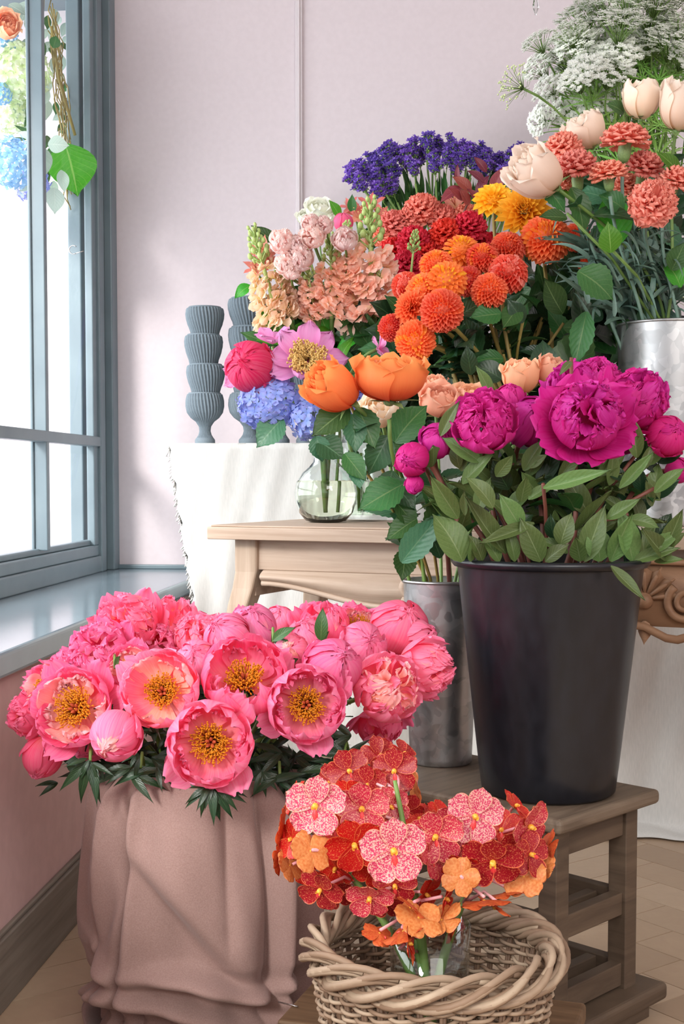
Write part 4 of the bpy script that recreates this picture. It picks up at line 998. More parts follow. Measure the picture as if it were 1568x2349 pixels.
# lance leaves drooping over the cloth rim: leaf sprays of single stems
def spray(label, name, kind, base, leaves, group, stem='stem', cat='leaf spray'):
    t = thing(name, label, cat, base, group)
    for (p0, p1, wd) in leaves: put_leaf(t, kind, p0-base, p1-p0, -FH+Vector((0, 0, .6)), (p1-p0).length*1.05, wd)
    mb = MB(); c = sum((l[0] for l in leaves), Vector())/len(leaves); mb.tube([c-base, (c-base)*.5+Vector((0, 0, .02)), Vector((0, 0, 0))], .0025, 5); mesh_obj('stem', mb.data('stem', [M[stem]]), t); return t
def lv(x0, y0, x1, y1, d, wd=1.): return (at(x0, y0, d+.02), at(x1, y1, d), wd)
sprays = [('left edge', (210, 1745), [(205, 1745, 168, 1850), (215, 1750, 220, 1848), (200, 1740, 150, 1755), (205, 1742, 175, 1790), (210, 1750, 258, 1775)], 1.86),
 ('middle of the rim under the lowest bloom', (480, 1800), [(478, 1800, 452, 1878), (482, 1802, 508, 1895), (486, 1800, 540, 1880), (484, 1802, 478, 1850), (480, 1800, 420, 1835), (492, 1798, 562, 1838), (488, 1800, 500, 1860)], 1.80),
 ('front rim left of centre', (330, 1770), [(300, 1775, 380, 1800), (330, 1770, 250, 1790), (300, 1760, 230, 1775), (320, 1740, 302, 1790), (360, 1760, 400, 1800)], 1.86),
 ('front rim right of centre', (640, 1790), [(620, 1790, 700, 1770), (640, 1780, 560, 1800), (660, 1790, 740, 1795), (640, 1795, 690, 1820), (600, 1770, 610, 1830), (690, 1770, 770, 1750)], 1.90),
 ('right under the loose bloom', (800, 1740), [(790, 1740, 860, 1720), (800, 1740, 740, 1770), (790, 1730, 720, 1700), (770, 1730, 820, 1780)], 1.94)]
for nm, c, ls, d in sprays:
    spray('dark peony foliage, %s of the draped pot' % nm, 'leaf_spray', 'peonydk', at(c[0], c[1]-15, d+.06), [lv(*l, d, 1.1) for l in ls], 'foliage over the cloth rim')
fill = ['front', 'centre', 'left', 'right', 'back']
for i, nm in enumerate(fill):
    cx, dd = [(440, 1.92), (560, 1.96), (260, 1.98), (760, 1.98), (640, 2.06)][i]
    ls = []
    for k in range(34): x = cx+R_(-130, 130); y = R_(1680, 1800); a = R_(0, 6.28); q = R_(50, 90); ls.append(lv(x, y, x+q*math.cos(a), y+q*.5*math.sin(a)+10, dd+R_(-.03, .05), 1.2))
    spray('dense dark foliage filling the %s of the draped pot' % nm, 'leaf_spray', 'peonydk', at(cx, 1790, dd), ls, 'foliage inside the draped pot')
sprays = None
for nm, x, y, tx_, ty_ in (('beside the round ball', 625, 1470, 662, 1436), ('under the dusky bud', 655, 1530, 692, 1514), ('between the loose bloom and the striped ball', 735, 1470, 738, 1404), ('left of the pale coral bowl', 262, 1530, 285, 1505)):
    spray('green peony leaf sticking up %s' % nm, 'leaf', 'green', at(x, y, 2.02), [lv(x, y, tx_, ty_, 1.94, .9), lv(x+4, y+4, (x+tx_)/2+12, (y+ty_)/2+14, 1.95, .8)], 'green leaves among the pink peonies', cat='leaf')

# ------------------------------------------------------------------ magenta peonies in the black bucket
MG = {'dbl': [('petals', peony_double('mag', 'mag', 31, 6, 44, 118, .04))], 'open': [('petals', peony_double('mag2', 'mag', 32, 8, 44, 92, .30))],
      'ball': [('petals', peony_ball('mag', 'mag', 33, 168, 7, -.03, 1.0, 14))], 'bud': [('petals', peony_ball('mag2', 'mag', 34, 172, 6, -.1, 1.05, 5))],
      'loose': [('petals', peony_double('mag', 'mag', 35, 8, 20, 90, .3))]}
GMP = 'magenta peonies in the black bucket'
mags = [
 ('dbl', 1110, 966, 2.05, 152, (-.1, .45, 1), (1, 1, .9), 'round double magenta peony at the left of the bucket group'),
 ('ball', 1218, 968, 2.10, 118, (.2, .5, .8), (.95, .95, 1.15), 'smooth cupped magenta peony between the two big doubles'),
 ('open', 1343, 955, 2.0, 190, (.0, .45, 1), (1, 1, .9), 'largest magenta peony, wide open with drooping crimson guard petals'),
 ('open', 1462, 915, 2.10, 158, (.55, .6, .6), (1, 1, 1.0), 'magenta peony at the right in front of the big galvanised can'),
 ('loose', 1308, 880, 2.2, 130, (-.3, .8, .6), (1, 1, .9), 'loose magenta peony behind the largest one, with a fleck of yellow'),
 ('dbl', 1368, 862, 2.22, 112, (.1, .9, .5), (1, 1, .85), 'magenta peony topmost of the bucket group'),
 ('bud', 1530, 998, 2.08, 96, (.2, .3, .8), (1, 1, .9), 'half closed magenta peony at the far right edge'),
 ('bud', 945, 1052, 2.05, 78, (-.4, -.1, 1), (1, 1, 1.15), 'crumpled magenta bud hanging lowest at the left'),
 ('ball', 1005, 1010, 2.10, 84, (.1, .6, .8), (1, 1, 1.), 'magenta bud just above the crumpled left one'),
 ('bud', 950, 1112, 2.06, 44, (-.1, -.6, .5), (1, 1, 1.), 'tiny crimson bud at the far left under the crumpled one'),
 ('ball', 1170, 910, 2.25, 66, (0, .8, .6), (1, 1, .9), 'small magenta peony behind the round double'),
 ('bud', 1555, 1080, 2.2, 60, (.5, 0, .8), (1, 1, 1.), 'shaded crimson bud low at the right edge'),
 ('ball', 1420, 990, 2.15, 100, (.2, .1, 1), (1, 1, .9), 'shaded magenta petals right below the largest peony'),
]
RT = Vector((BK.x, BK.y, BK.z+BKH))
random.seed(31)
for i, (k, x, y, d, dia, f, sq, lab) in enumerate(mags):
    a = R_(0, 6.28); r = R_(.01, .04); sk = Vector((BK.x+r*math.cos(a)+(x-1256)/12000, BK.y+r*math.sin(a), BK.z+.2))
    if 'tiny' in lab: sk = Vector((GC.x+.02, GC.y, GC.z+GH-.16))
    flower('peony', lab, 'peony', GMP, x, y, d, dia, facing(*f), MG[k], sk, 'stemr', .0042, ('peony', 'peony', 'green'), 2 if 'tiny' in lab else 6, .095, sc=sq, lt=(.25, .75), rim=(.17, .03) if 'tiny' in lab else (.19, .08))
lp = [ # explicit leaves base->tip, d, width
 (1245, 1120, 1395, 1090, 1.98, .6), (1130, 1165, 1095, 1090, 1.97, 1.1), (1195, 1215, 1155, 1140, 1.95, 1.2), (1050, 1190, 985, 1090, 1.98, .8), (1160, 1270, 1055, 1150, 1.96, .7),
 (1285, 1250, 1300, 1185, 1.96, 1.4), (1375, 1300, 1372, 1225, 1.95, 1.6), (1330, 1300, 1320, 1240, 1.95, 1.2), (1240, 1290, 1200, 1210, 1.97, 1.2), (1250, 1300, 1290, 1260, 1.96, 1.2),
 (1400, 1295, 1445, 1190, 1.98, .9), (1450, 1300, 1430, 1185, 2.0, 1.0), (1440, 1190, 1510, 1195, 1.98, 1.), (1480, 1270, 1560, 1215, 2.0, .8), (1450, 1290, 1550, 1265, 1.99, .7),
 (1060, 1290, 1020, 1190, 2.0, 1.4), (1105, 1300, 1095, 1245, 1.96, 1.2), (1145, 1300, 1125, 1250, 1.96, 1.1), (1080, 1295, 1075, 1250, 1.96, .9), (1180, 1298, 1175, 1230, 1.96, .9),
 (1225, 1200, 1100, 1255, 1.96, .5), (1420, 1120, 1500, 1040, 2.0, .6), (1340, 1290, 1380, 1180, 2.02, 1.), (1540, 1290, 1460, 1230, 2.02, .9), (1500, 1130, 1560, 1070, 2.02, .8),
 (1280, 1100, 1340, 1020, 2.05, .7), (1200, 1080, 1240, 1010, 2.06, 1.), (1060, 1110, 1120, 1040, 2.06, .9), (1100, 1060, 1030, 1000, 2.05, .9), (1290, 1000, 1420, 1010, 2.1, .9),
 (1460, 1050, 1450, 960, 2.06, .9), (1390, 1190, 1470, 1150, 2.02, .9), (1350, 1180, 1300, 1090, 2.06, 1), (1400, 1298, 1470, 1380, 1.965, .6), (1010, 1000, 1045, 925, 2.05, .8), (1125, 905, 1100, 845, 2.1, .9), (1310, 830, 1290, 845, 2.1, .8), (1520, 1270, 1568, 1170, 2.03, .8), (1500, 1292, 1568, 1300, 2.03, .7)]
def leafgroup(lst, name, lab, kinds, anchor, sink, group, stemmat, chunk=6, cat='leafy stem'):
    """several leaves on one cut stem: the stem starts at the sink and runs up through the leaf bases"""
    for i in range(0, len(lst), chunk):
        g = lst[i:i+chunk]; t = thing(name, lab[i//chunk % len(lab)], cat, sink, group)
        for k, (x0, y0, x1, y1, d, wd) in enumerate(g):
            B, T = at(x0, y0, d+.015), at(x1, y1, d-.01); put_leaf(t, random.choice(kinds), B-sink, T-B, -FH+Vector((R_(-.4, .4), 0, .5)), (T-B).length*1.08, wd)
        B = at(g[0][0], g[0][1]-10, g[0][4]+.03)-sink; hz = Vector((B.x, B.y, 0)); rp = Vector((0, 0, .155))+hz.normalized()*min(.045, hz.length)
        mb = MB(); mb.tube(([B] if B.z > .17 else [])+[rp+(B-rp)*.5+Vector((0, 0, .02)) if B.z > .17 else rp+Vector((0, 0, .03)), rp, Vector((0, 0, 0))], .003, 6); mesh_obj('stem', mb.data('stem', [M[stemmat]]), t)
lp = [(a, min(b, 1288), c, e-(12 if b > 1280 else 0), max(d, 2.03) if b > 1180 else d, w_) if c != 1470 else (a, b, c, e, d, w_) for (a, b, c, e, d, w_) in lp]
leafgroup(lp, 'leafy_stem', ['broad peony leaves along the bucket rim, group %s' % s for s in ('at the left with one long arching leaf', 'at the centre in front', 'at the right centre', 'at the left corner above the can', 'mid height behind the front leaves', 'just below the largest bloom', 'at the far right')], ['peony'], 0, RT+Vector((0, 0, -.15)), 'peony foliage in the black bucket', 'stemr')
for nm, x0, x1 in (('left', 1050, 1170), ('middle', 1170, 1300), ('right', 1300, 1420), ('far right', 1420, 1520)):
    ls = []
    for k in range(30): x = R_(x0, x1); y = R_(1060, 1290); a = R_(-2.6, -.5); q = R_(55, 90); ls.append((x, y, x+q*math.cos(a), y+q*math.sin(a), R_(2.05, 2.2), R_(.8, 1.2)))
    t = thing('leafy_stem', 'thicket of peony leaves inside the black bucket, %s part' % nm, 'leafy stem', RT+Vector((0, 0, -.1)), 'inner foliage of the black bucket'); 
    for (a, b, c, e, d, wd) in ls: B, T = at(a, b, d+.01), at(c, e, d-.01); put_leaf(t, random.choice(['peony', 'peony', 'dark']), B-t.location, T-B, -FH+Vector((R_(-.8, .8), 0, .5)), (T-B).length, wd)
    mb = MB()
    for k in range(1): B = at((x0+x1)/2, 1100, 2.12)-t.location; mb.tube([B, B*.4, Vector((0, 0, 0))], .004, 6)
    mesh_obj('stem', mb.data('stem', [M['stemr']]), t)

# ------------------------------------------------------------------ roses
RS = {c: [[('petals', rose(c, s, o))] for s, o in ((1, 0), (2, .6), (3, 1.2))] for c in ('orose', 'prose', 'crose')}
SEP = sepals(); SEPS = [('sepals', SEP)]
GT = Vector((GC.x, GC.y, GC.z+GH-.15))
random.seed(41)
def rz(c, v, x, y, d, dia, f, sq, lab, grp, sink, n=4, st='stem', lk=('rose',)):
    flower('rose', lab, 'rose', grp, x, y, d, dia, facing(*f), RS[c][v]+SEPS, sink+Vector((R_(-.03, .03), R_(-.03, .03), 0)), st, .0033, lk, n, .075, sc=sq, lt=(.15, .7), zoff=1.15, rim=(.16, .04))
G1 = 'orange and peach roses leaning from the narrow can'
rz('orose', 0, 757, 885, 2.12, 118, (-.75, .55, .5), (.95, .95, 1.0), 'orange rose tilted left beside the big pink peony', G1, GT, 5)
rz('orose', 1, 893, 866, 2.12, 168, (.0, 1, .18), (1, 1, .58), 'wide orange rose facing up in front of the orange dahlias', G1, GT, 5)
rz('prose', 1, 1010, 920, 2.45, 105, (.1, .9, .5), (1, 1, .6), 'flat peach rose left of the round magenta peony', G1, GT, 3)
rz('prose', 0, 995, 887, 2.52, 66, (-.1, .9, .4), (1, 1, .8), 'small peach rose just behind the flat one', G1, GT, 2)
rz('prose', 1, 1085, 915, 2.50, 100, (.1, 1, .4), (1, 1, .55), 'pale peach rose partly hidden by the round magenta peony', G1, GT, 2)
rz('prose', 0, 1192, 860, 2.40, 88, (-.05, 1, .3), (1, 1, .82), 'upright peach rose bud behind the magenta peonies', G1, GT, 3)
rz('prose', 0, 1265, 853, 2.42, 84, (.35, .9, .3), (1, 1, .8), 'peach rose right of the upright peach bud', G1, GT, 3)
rz('crose', 0, 868, 938, 2.30, 92, (-.2, .6, .8), (1, 1, .75), 'blush rose under the wide orange rose', G1, GT, 3)
rl = [(800, 935, 720, 990, 2.14, 1.1), (808, 950, 818, 1030, 2.14, 1.0), (820, 935, 860, 1020, 2.15, 1.), (905, 1015, 960, 925, 2.2, 1.2), (790, 1040, 835, 1095, 2.14, 1.), (890, 1000, 850, 1080, 2.16, 1.1), (815, 1060, 825, 1115, 2.14, 1.), 
      (925, 1110, 828, 1160, 2.12, 1.1), (905, 1150, 960, 1200, 2.14, 1.), (955, 1190, 890, 1230, 2.13, 1.), (920, 1290, 1000, 1190, 2.1, .8), (960, 1250, 900, 1200, 2.15, 1.), (895, 1100, 950, 1160, 2.15, 1.1), (930, 1260, 925, 1325, 2.16, 1.2), (960, 1240, 1030, 1180, 2.14, .9), (900, 1080, 880, 1150, 2.16, 1.1), (1000, 1130, 960, 1050, 2.2, 1.), (1010, 1180, 985, 1110, 2.16, 1.), (980, 1220, 1040, 1130, 2.15, .9), (940, 1060, 900, 1010, 2.25, 1.), (1000, 1000, 960, 1060, 2.3, 1.), (880, 1020, 940, 1080, 2.2, 1.), (1010, 1280, 985, 1200, 2.18, .8), (1040, 1240, 1010, 1150, 2.16, .9)]
leafgroup(rl, 'rose_foliage', ['toothed rose leaves %s' % s for s in ('beside the glass vase neck', 'over the right corner of the oak table', 'above the narrow galvanised can', 'between the narrow can and the bucket')], ['rose', 'rosebr'], 0, GT, 'rose foliage above the narrow can', 'stemb', 6, 'rose foliage')

# cream roses and salmon carnations in the wide can
CT = Vector((CC.x, CC.y, CC.z+CH-.15)); G2 = 'cream roses among the salmon carnations'
rz('crose', 0, 1225, 392, 2.55, 122, (-.75, .45, .35), (.95, .95, .95), 'large cream rose tilted left over the yellow dahlia', G2, CT, 3)
rz('crose', 0, 1340, 297, 2.75, 92, (-.5, .9, .3), (1, 1, .8), 'cream rose half hidden behind the topmost salmon carnations', G2, CT, 3)
rz('crose', 0, 1472, 224, 2.72, 88, (.0, 1, .15), (1, 1, .88), 'upright cream rosebud in front of the white lace flowers', G2, CT, 3)
rz('crose', 1, 1560, 238, 2.65, 96, (.1, 1, .3), (1, 1, 1.1), 'cream rose cut by the right edge of the view', G2, CT, 3)
CN = {c: [[('petals', carnation(c, s))] for s in (1, 2)] for c in ('salmon', 'coral', 'red')}; CAL = [('calyx', calyx())]
random.seed(51)
sal = [(1288, 330, 2.70, 92, (-.3, .8, .5), .75, 'behind the large cream rose'), (1322, 372, 2.62, 102, (-.1, 1, .25), .7, 'just right of the large cream rose'), (1435, 308, 2.62, 116, (.05, 1, .15), .5, 'topmost, seen from the side'), (1393, 388, 2.58, 92, (-.15, 1, .2), .6, 'below the topmost one'),
 (1480, 372, 2.66, 92, (.15, .9, .4), .7, 'right of centre, upright'), (1500, 456, 2.5, 118, (.0, .45, 1), .75, 'facing front above the wide can'), (1556, 405, 2.6, 84, (.3, .9, .4), .7, 'at the right edge'), (1294, 402, 2.66, 62, (-.2, .2, .8), .8, 'peeking out under the cream rose'), (1440, 418, 2.72, 70, (0, .8, .5), .7, 'dim one behind the middle stems')]
for x, y, d, dia, f, sq, lab in sal:
    flower('carnation', 'salmon carnation '+lab, 'carnation', 'salmon carnations in the wide can', x, y, d, dia, facing(*f), CN['salmon'][len(lab) % 2]+CAL, CT+Vector(((x-1450)/2600, R_(-.05, .05), 0)), 'stemg', .0035, ('blade',), 8, .10, sc=(1, 1, 1.0 if sq > .6 else .8), zoff=1.3, lt=(.2, .75), rim=(.15, .06))
cl = [(1400, 580, 1398, 515, 2.5, 1.5), (1325, 622, 1415, 665, 2.5, 1.4), (1430, 480, 1390, 440, 2.6, 1.3), (1420, 560, 1395, 440, 2.62, 1.2), (1240, 420, 1300, 470, 2.58, .9), (1300, 500, 1245, 490, 2.55, .9), (1345, 715, 1320, 830, 2.6, .7), (1560, 400, 1520, 345, 2.6, 1.), (1540, 620, 1568, 560, 2.6, 1.2), (1560, 660, 1545, 590, 2.62, 1.2), (1430, 260, 1405, 230, 2.74, 1.2), (1310, 430, 1355, 520, 2.6, .8), (1330, 480, 1310, 400, 2.66, 1.)]
leafgroup(cl, 'rose_foliage', ['rose leaves among the salmon carnation stems, %s' % s for s in ('with two bright round leaves', 'with one long dim leaf below', 'near the cream roses')], ['rosebr', 'bright'], 0, CT, 'rose foliage in the wide can', 'stem', 5, 'rose foliage')
random.seed(52)
for nm, x0, x1 in (('left', 1340, 1430), ('right', 1430, 1560)):
    t = thing('carnation_foliage', 'thin blue-green carnation blades rising from the %s side of the wide can' % nm, 'carnation foliage', CT, 'carnation blades in the wide can')
    for k in range(42):
        x = R_(x0, x1); y = R_(560, 745); a = R_(-2.5, -.6); q = R_(60, 120); B, T = at(x, y, R_(2.62, 2.78)), at(x+q*math.cos(a), y+q*math.sin(a), 2.62); put_leaf(t, 'blade', B-CT, T-B, -FH+Vector((R_(-1, 1), 0, .3)), (T-B).length, 1.3)
    t = thing('rose_foliage', 'dim rose leaves behind the carnation stems, %s half' % nm, 'rose foliage', CT, 'dim leaves behind the carnation stems')
    for k in range(40):
        x = R_(x0-10, x1+20); y = R_(430, 745); a = R_(-2.8, -.3); q = R_(60, 90); B, T = at(x, y, R_(2.8, 2.9)), at(x+q*math.cos(a), y+q*math.sin(a), 2.82); put_leaf(t, random.choice(['dark', 'rose']), B-CT, T-B, -FH+Vector((R_(-.5, .5), 0, .3)), (T-B).length, 1.1)

# ------------------------------------------------------------------ dahlias in the dark bucket
DH = {'o': [('petals', dahlia('dorg', 'dyor', 1, cup=.8))], 'r': [('petals', dahlia('dred', 'dorg', 2, cup=1.3))], 'y': [('petals', dahlia('dyor', 'dyel', 3, n=130, cup=.6))], 'p': [('petals', dahlia('dred', 'salmon', 4, n=150, cup=1.6, L=.38))], 'O': [('petals', open_dahlia('dorg', 5))],
      'Y': [('petals', open_dahlia('dyel', 6))], 'Y2': [('petals', dahlia('dyel', 'dyel', 7, n=80, L=.6, W=.22, cup=.5, zmin=-.1, r0=.4))]}
DT = Vector((DB.x, DB.y, DB.z+.12)); GD = 'dahlias in the dark bucket'
random.seed(61)
dah = [('o', 1250, 550, 2.75, 112, (-.1, .5, 1), 'large round orange dahlia, highest on the right'), ('r', 1322, 545, 2.85, 66, (.2, .3, 1), 'small shaded vermilion dahlia right of the highest orange one'), ('p', 1165, 628, 2.62, 92, (.1, .5, 1), 'pompon dahlia with pale tipped petals at centre right'),
 ('r', 1122, 668, 2.60, 82, (0, .4, 1), 'vermilion dahlia just under the pompon dahlia'), ('r', 1013, 713, 2.52, 98, (-.1, .05, 1), 'round red-orange dahlia facing straight out, front centre'), ('y', 1025, 645, 2.60, 92, (0, .4, 1), 'dahlia with yellow middle above the front centre one'),
 ('y', 1058, 578, 2.75, 84, (0, .8, .8), 'apricot dahlia below the red carnations'), ('o', 1105, 592, 2.72, 74, (0, .7, .8), 'orange dahlia between the apricot one and the pompon one'), ('r', 1165, 570, 2.75, 80, (.1, .6, .8), 'coral red dahlia left of the highest orange one'),
 ('p', 930, 656, 2.66, 68, (-.3, .5, 1), 'small coral dahlia at the upper left of the group'), ('o', 1000, 608, 2.70, 76, (-.1, .8, .8), 'orange dahlia above the yellow middled one'), ('O', 938, 702, 2.58, 90, (-.7, .3, .8), 'broad petalled orange dahlia on the left'),
 ('o', 952, 782, 2.55, 92, (-.1, -.1, 1), 'orange dahlia lowest at the left'), ('r', 1072, 645, 2.70, 70, (0, .3, 1), 'dark red-orange dahlia behind the yellow middled one'), ('r', 1325, 588, 2.88, 66, (.1, 0, 1), 'dim dahlia hanging right under the small shaded one'),
 ('o', 1352, 612, 2.84, 52, (.3, .3, .8), 'small orange dahlia nearest the carnation stems'), ('r', 898, 752, 2.62, 62, (-.4, 0, 1), 'red dahlia at the far left behind the lowest one'), ('o', 972, 668, 2.62, 84, (-.4, .4, .9), 'orange dahlia left of the yellow middled one'), ('o', 1075, 615, 2.76, 66, (0, .6, .9), 'orange dahlia filling the gap under the apricot one')]
for k, x, y, d, dia, f, lab in dah:
    flower('dahlia', lab, 'dahlia', GD, x, y, d, dia*1.08, facing(*f), DH[k], DT+Vector((R_(-.06, .06), R_(-.05, .05), 0)), 'stemb', .0042, ('green', 'dark', 'rose'), 4, .09, zoff=.7, lt=(.3, .75), rim=(.14, .07))
flower('dahlia', 'open yellow dahlia under the large cream rose', 'dahlia', 'yellow dahlias', 1200, 482, 2.85, 136, facing(-.15, .35, 1), DH['Y'], DT, 'stemb', .004, ('green',), 3, .09, zoff=.3)
flower('dahlia', 'ruffled yellow dahlia behind left of the open yellow one', 'dahlia', 'yellow dahlias', 1132, 464, 2.95, 104, facing(-.1, .6, .8), DH['Y2'], DT, 'stemb', .004, ('green',), 3, .09, zoff=.3)
gl = []
random.seed(62)
for k in range(26): x = R_(930, 1320); y = R_(720, 900); a = R_(-3, 0); q = R_(50, 85); gl.append((x, y, x+q*math.cos(a), y+q*math.sin(a), R_(2.62, 2.75), R_(.9, 1.3)))
gl += [(1150, 720, 1085, 722, 2.58, 1.2), (1190, 700, 1150, 760, 2.6, 1.3), (1150, 870, 1100, 830, 2.56, 1.4), (1240, 870, 1262, 785, 2.56, 1.5), (1200, 740, 1170, 690, 2.6, 1.2), (1290, 720, 1240, 640, 2.66, 1.3), (1340, 760, 1330, 670, 2.66, 1.2), (1080, 860, 1070, 800, 2.56, 1.1), (1290, 880, 1340, 740, 2.62, 1.)]
leafgroup(gl, 'dahlia_foliage', ['dark green dahlia leaves %s' % s for s in ('low behind the wide orange rose', 'behind the peach rose bud', 'under the lowest orange dahlia', 'to the right above the magenta peonies', 'at mid height, bright ones', 'nearest the wide can')], ['green', 'dark', 'rosebr'], 0, DT, 'foliage of the dahlias', 'stemb', 6, 'dahlia foliage')
for nm, x0, x1 in (('left', 900, 1040), ('centre', 1040, 1180), ('right', 1180, 1300), ('far right', 1290, 1420)):
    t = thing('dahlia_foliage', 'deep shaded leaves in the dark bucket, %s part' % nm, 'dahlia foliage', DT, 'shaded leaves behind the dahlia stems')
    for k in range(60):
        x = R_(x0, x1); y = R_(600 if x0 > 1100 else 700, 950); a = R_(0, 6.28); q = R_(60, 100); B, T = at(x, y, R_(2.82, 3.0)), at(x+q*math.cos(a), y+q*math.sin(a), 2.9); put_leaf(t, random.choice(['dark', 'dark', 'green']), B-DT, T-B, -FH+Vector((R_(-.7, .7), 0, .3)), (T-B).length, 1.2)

# ------------------------------------------------------------------ red and coral carnations
random.seed(71)
reds = [(950, 545, 'left middle'), (1022, 528, 'centre of the upper row'), (1078, 512, 'highest of the red ones'), (905, 572, 'farthest left'), (978, 572, 'below the left middle one'), (1052, 556, 'right of centre'), (1000, 590, 'above the orange dahlias'), (1125, 560, 'beside the yellow dahlias'), (935, 600, 'lowest at the left'), (985, 615, 'lowest at the centre'), (1060, 535, 'tucked under the highest one')]
for x, y, lab in reds:
    flower('carnation', 'red carnation, %s' % lab, 'carnation', 'red carnations', x, y, 3.25+R_(-.05, .05), 86, facing(R_(-.2, .2), .8, .8), CN['red'][len(lab) % 2]+CAL, RB+Vector((R_(-.04, .04), R_(-.04, .04), -.1)), 'stemg', .0033, ('blade',), 3, .1, zoff=1.3)
cor = [(905, 508, 84, 'at the left end of the row'), (968, 472, 92, 'topmost under the statice'), (940, 495, 70, 'between the left end and the topmost'), (1012, 492, 78, 'right of the topmost'), (1070, 492, 80, 'next to the yellow dahlia'), (880, 535, 60, 'lowest at the left')]
for x, y, dia, lab in cor:
    flower('carnation', 'coral carnation, %s' % lab, 'carnation', 'coral carnations behind the red ones', x, y, 3.38, dia, facing(R_(-.2, .1), .8, .7), CN['coral'][len(lab) % 2]+CAL, RB+Vector((R_(-.04, .04), R_(-.04, .04), -.1)), 'stemg', .0033, ('blade',), 3, .1, zoff=1.3)
LY = [('petals', lily())]
for x, y, dia, lab in ((600, 568, 64, 'left of the blush roses'), (585, 608, 54, 'lowest at the far left'), (612, 590, 56, 'beside the leftmost stock'), (822, 490, 62, 'right of the dusky peony bud'), (850, 465, 60, 'behind the dusky peony bud'), (800, 470, 44, 'dim one behind the stock'), (872, 492, 56, 'touching the coral carnations'), (1040, 462, 68, 'above the coral carnations')):
    flower('alstroemeria', 'salmon alstroemeria, %s' % lab, 'lily', 'salmon alstroemerias', x, y, 3.1 if x < 700 else 3.42, dia*1.2, facing(R_(-.6, .2), .5, .9), LY, (SB if x < 900 else RB)+Vector((0, 0, -.08)), 'stem', .0025, ('green',), 3, .07, zoff=.5)
# ------------------------------------------------------------------ peach stock and blush roses
SK = [stock_spike('stock', 1), stock_spike('stock', 2), stock_spike('stockc', 3)]
random.seed(81)
for x, y, L, v, ax, lab in ((612, 640, 190, 2, (-.28, 1, .1), 'leftmost, pale and leaning left over the grey urns'), (760, 640, 160, 0, (.0, 1, .25), 'at the centre'), (850, 608, 230, 1, (-.02, 1, .25), 'tallest, right of centre'), (712, 662, 120, 0, (-.2, 1, .4), 'low left beside the centre one'), (865, 680, 90, 1, (.1, 1, .3), 'short one touching the orange dahlias'), (795, 600, 140, 1, (0, 1, .1), 'dim one behind the centre'), (945, 600, 110, 0, (.1, 1, .1), 'budding tip in front of the red carnations'), (650, 668, 110, 2, (-.2, 1, .3), 'small pale one right of the leftmost')):
    d = 3.08; s = L*1.12*d/FPX/3.2
    w_ = .55 if 'budding' in lab else 1
    me = SK[v]; parts = [('florets', me[0]), ('buds', me[1])] if w_ == 1 else [('buds', me[1])]
    flower('stock_flower', 'peach stock spike, %s' % lab, 'stock flower', 'peach stock spikes', x, y, d, 2*s*FPX/d, (RV*ax[0]+Vector((0, 0, 1))*ax[1]-FH*ax[2]), parts, SB+Vector((R_(-.03, .03), R_(-.03, .03), -.08)), 'stem', .005, ('bright', 'green', 'green'), 6, .085, zoff=1.55, lt=(.02, .6), sc=(1.1, 1.1, 1))
BR = [('petals', peony_double('ranun', 'ranun', 91, 5, 30, 110, .05))]
for x, y, dia, lab in ((648, 553, 62, 'upper left'), (716, 540, 62, 'centre'), (712, 512, 46, 'topmost left'), (742, 516, 46, 'topmost right'), (688, 592, 64, 'lower front with a magenta fleck'), (655, 605, 54, 'lower left'), (790, 548, 60, 'right, behind the stock buds'), (680, 560, 44, 'between upper left and centre'), (668, 620, 46, 'lowest')):
    flower('spray_rose', 'blush spray rose, %s' % lab, 'rose', 'blush spray roses', x, y, 3.0, dia*1.0, facing(R_(-.4, .1), .6, 1), BR, SB+Vector((0, 0, -.08)), 'stem', .0025, ('green',), 3, .06, zoff=.9)
WF = [('petals', rose('whitef', 95, 1.2))]
for x, y, dia, lab in ((730, 483, 62, 'topmost behind the blush roses'), (700, 500, 40, 'small, lower left'), (755, 500, 44, 'lower right')): flower('lisianthus', 'ivory lisianthus, %s' % lab, 'lisianthus', 'ivory lisianthus', x, y, 3.6, dia, facing(0, .8, .6), WF, SB+Vector((0, .02, -.08)), 'stem', .0025, ('green',), 2, .07, sc=(1, 1, .7))
flower('peony', 'dusky pink closed peony bud among the stock flowers', 'peony', None, 787, 510, 3.2, 46, facing(-.1, .9, .4), [('petals', peony_ball('pp2', 'ppl', 96, 175, 6, -.1, 1., 0))], SB+Vector((0, 0, -.08)), 'stem', .003, ('green',), 2, .07)
sl = [(640, 565, 585, 515, 3.3, 1.), (575, 655, 538, 668, 3.25, 1.2), (725, 700, 660, 660, 3.1, 1.5), (690, 690, 640, 690, 3.1, 1.), (640, 755, 585, 745, 3.12, 1.3), (640, 800, 560, 760, 3.12, 1.), (700, 760, 730, 690, 3.12, 1.), (780, 500, 762, 460, 3.4, 1.), (808, 488, 806, 450, 3.4, 1.2), (735, 530, 700, 500, 3.3, .5), (660, 780, 600, 700, 3.12, .8), (790, 780, 830, 710, 3.1, 1.), (750, 760, 720, 690, 3.12, 1.3), (850, 740, 880, 700, 3.1, 1.3), (800, 700, 780, 760, 3.1, 1.2), (830, 770, 760, 790, 3.1, .8), (850, 800, 800, 720, 3.1, 1.2), (780, 830, 790, 770, 3.05, .8)]
leafgroup(sl, 'stock_foliage', ['bright green leaves of the stock flowers, %s' % s for s in ('pointing out at the left', 'curling in the middle', 'near the topmost blush roses', 'low at the right')], ['bright', 'green', 'green'], 0, SB, 'stock foliage', 'stem', 5, 'stock foliage')
random.seed(82)
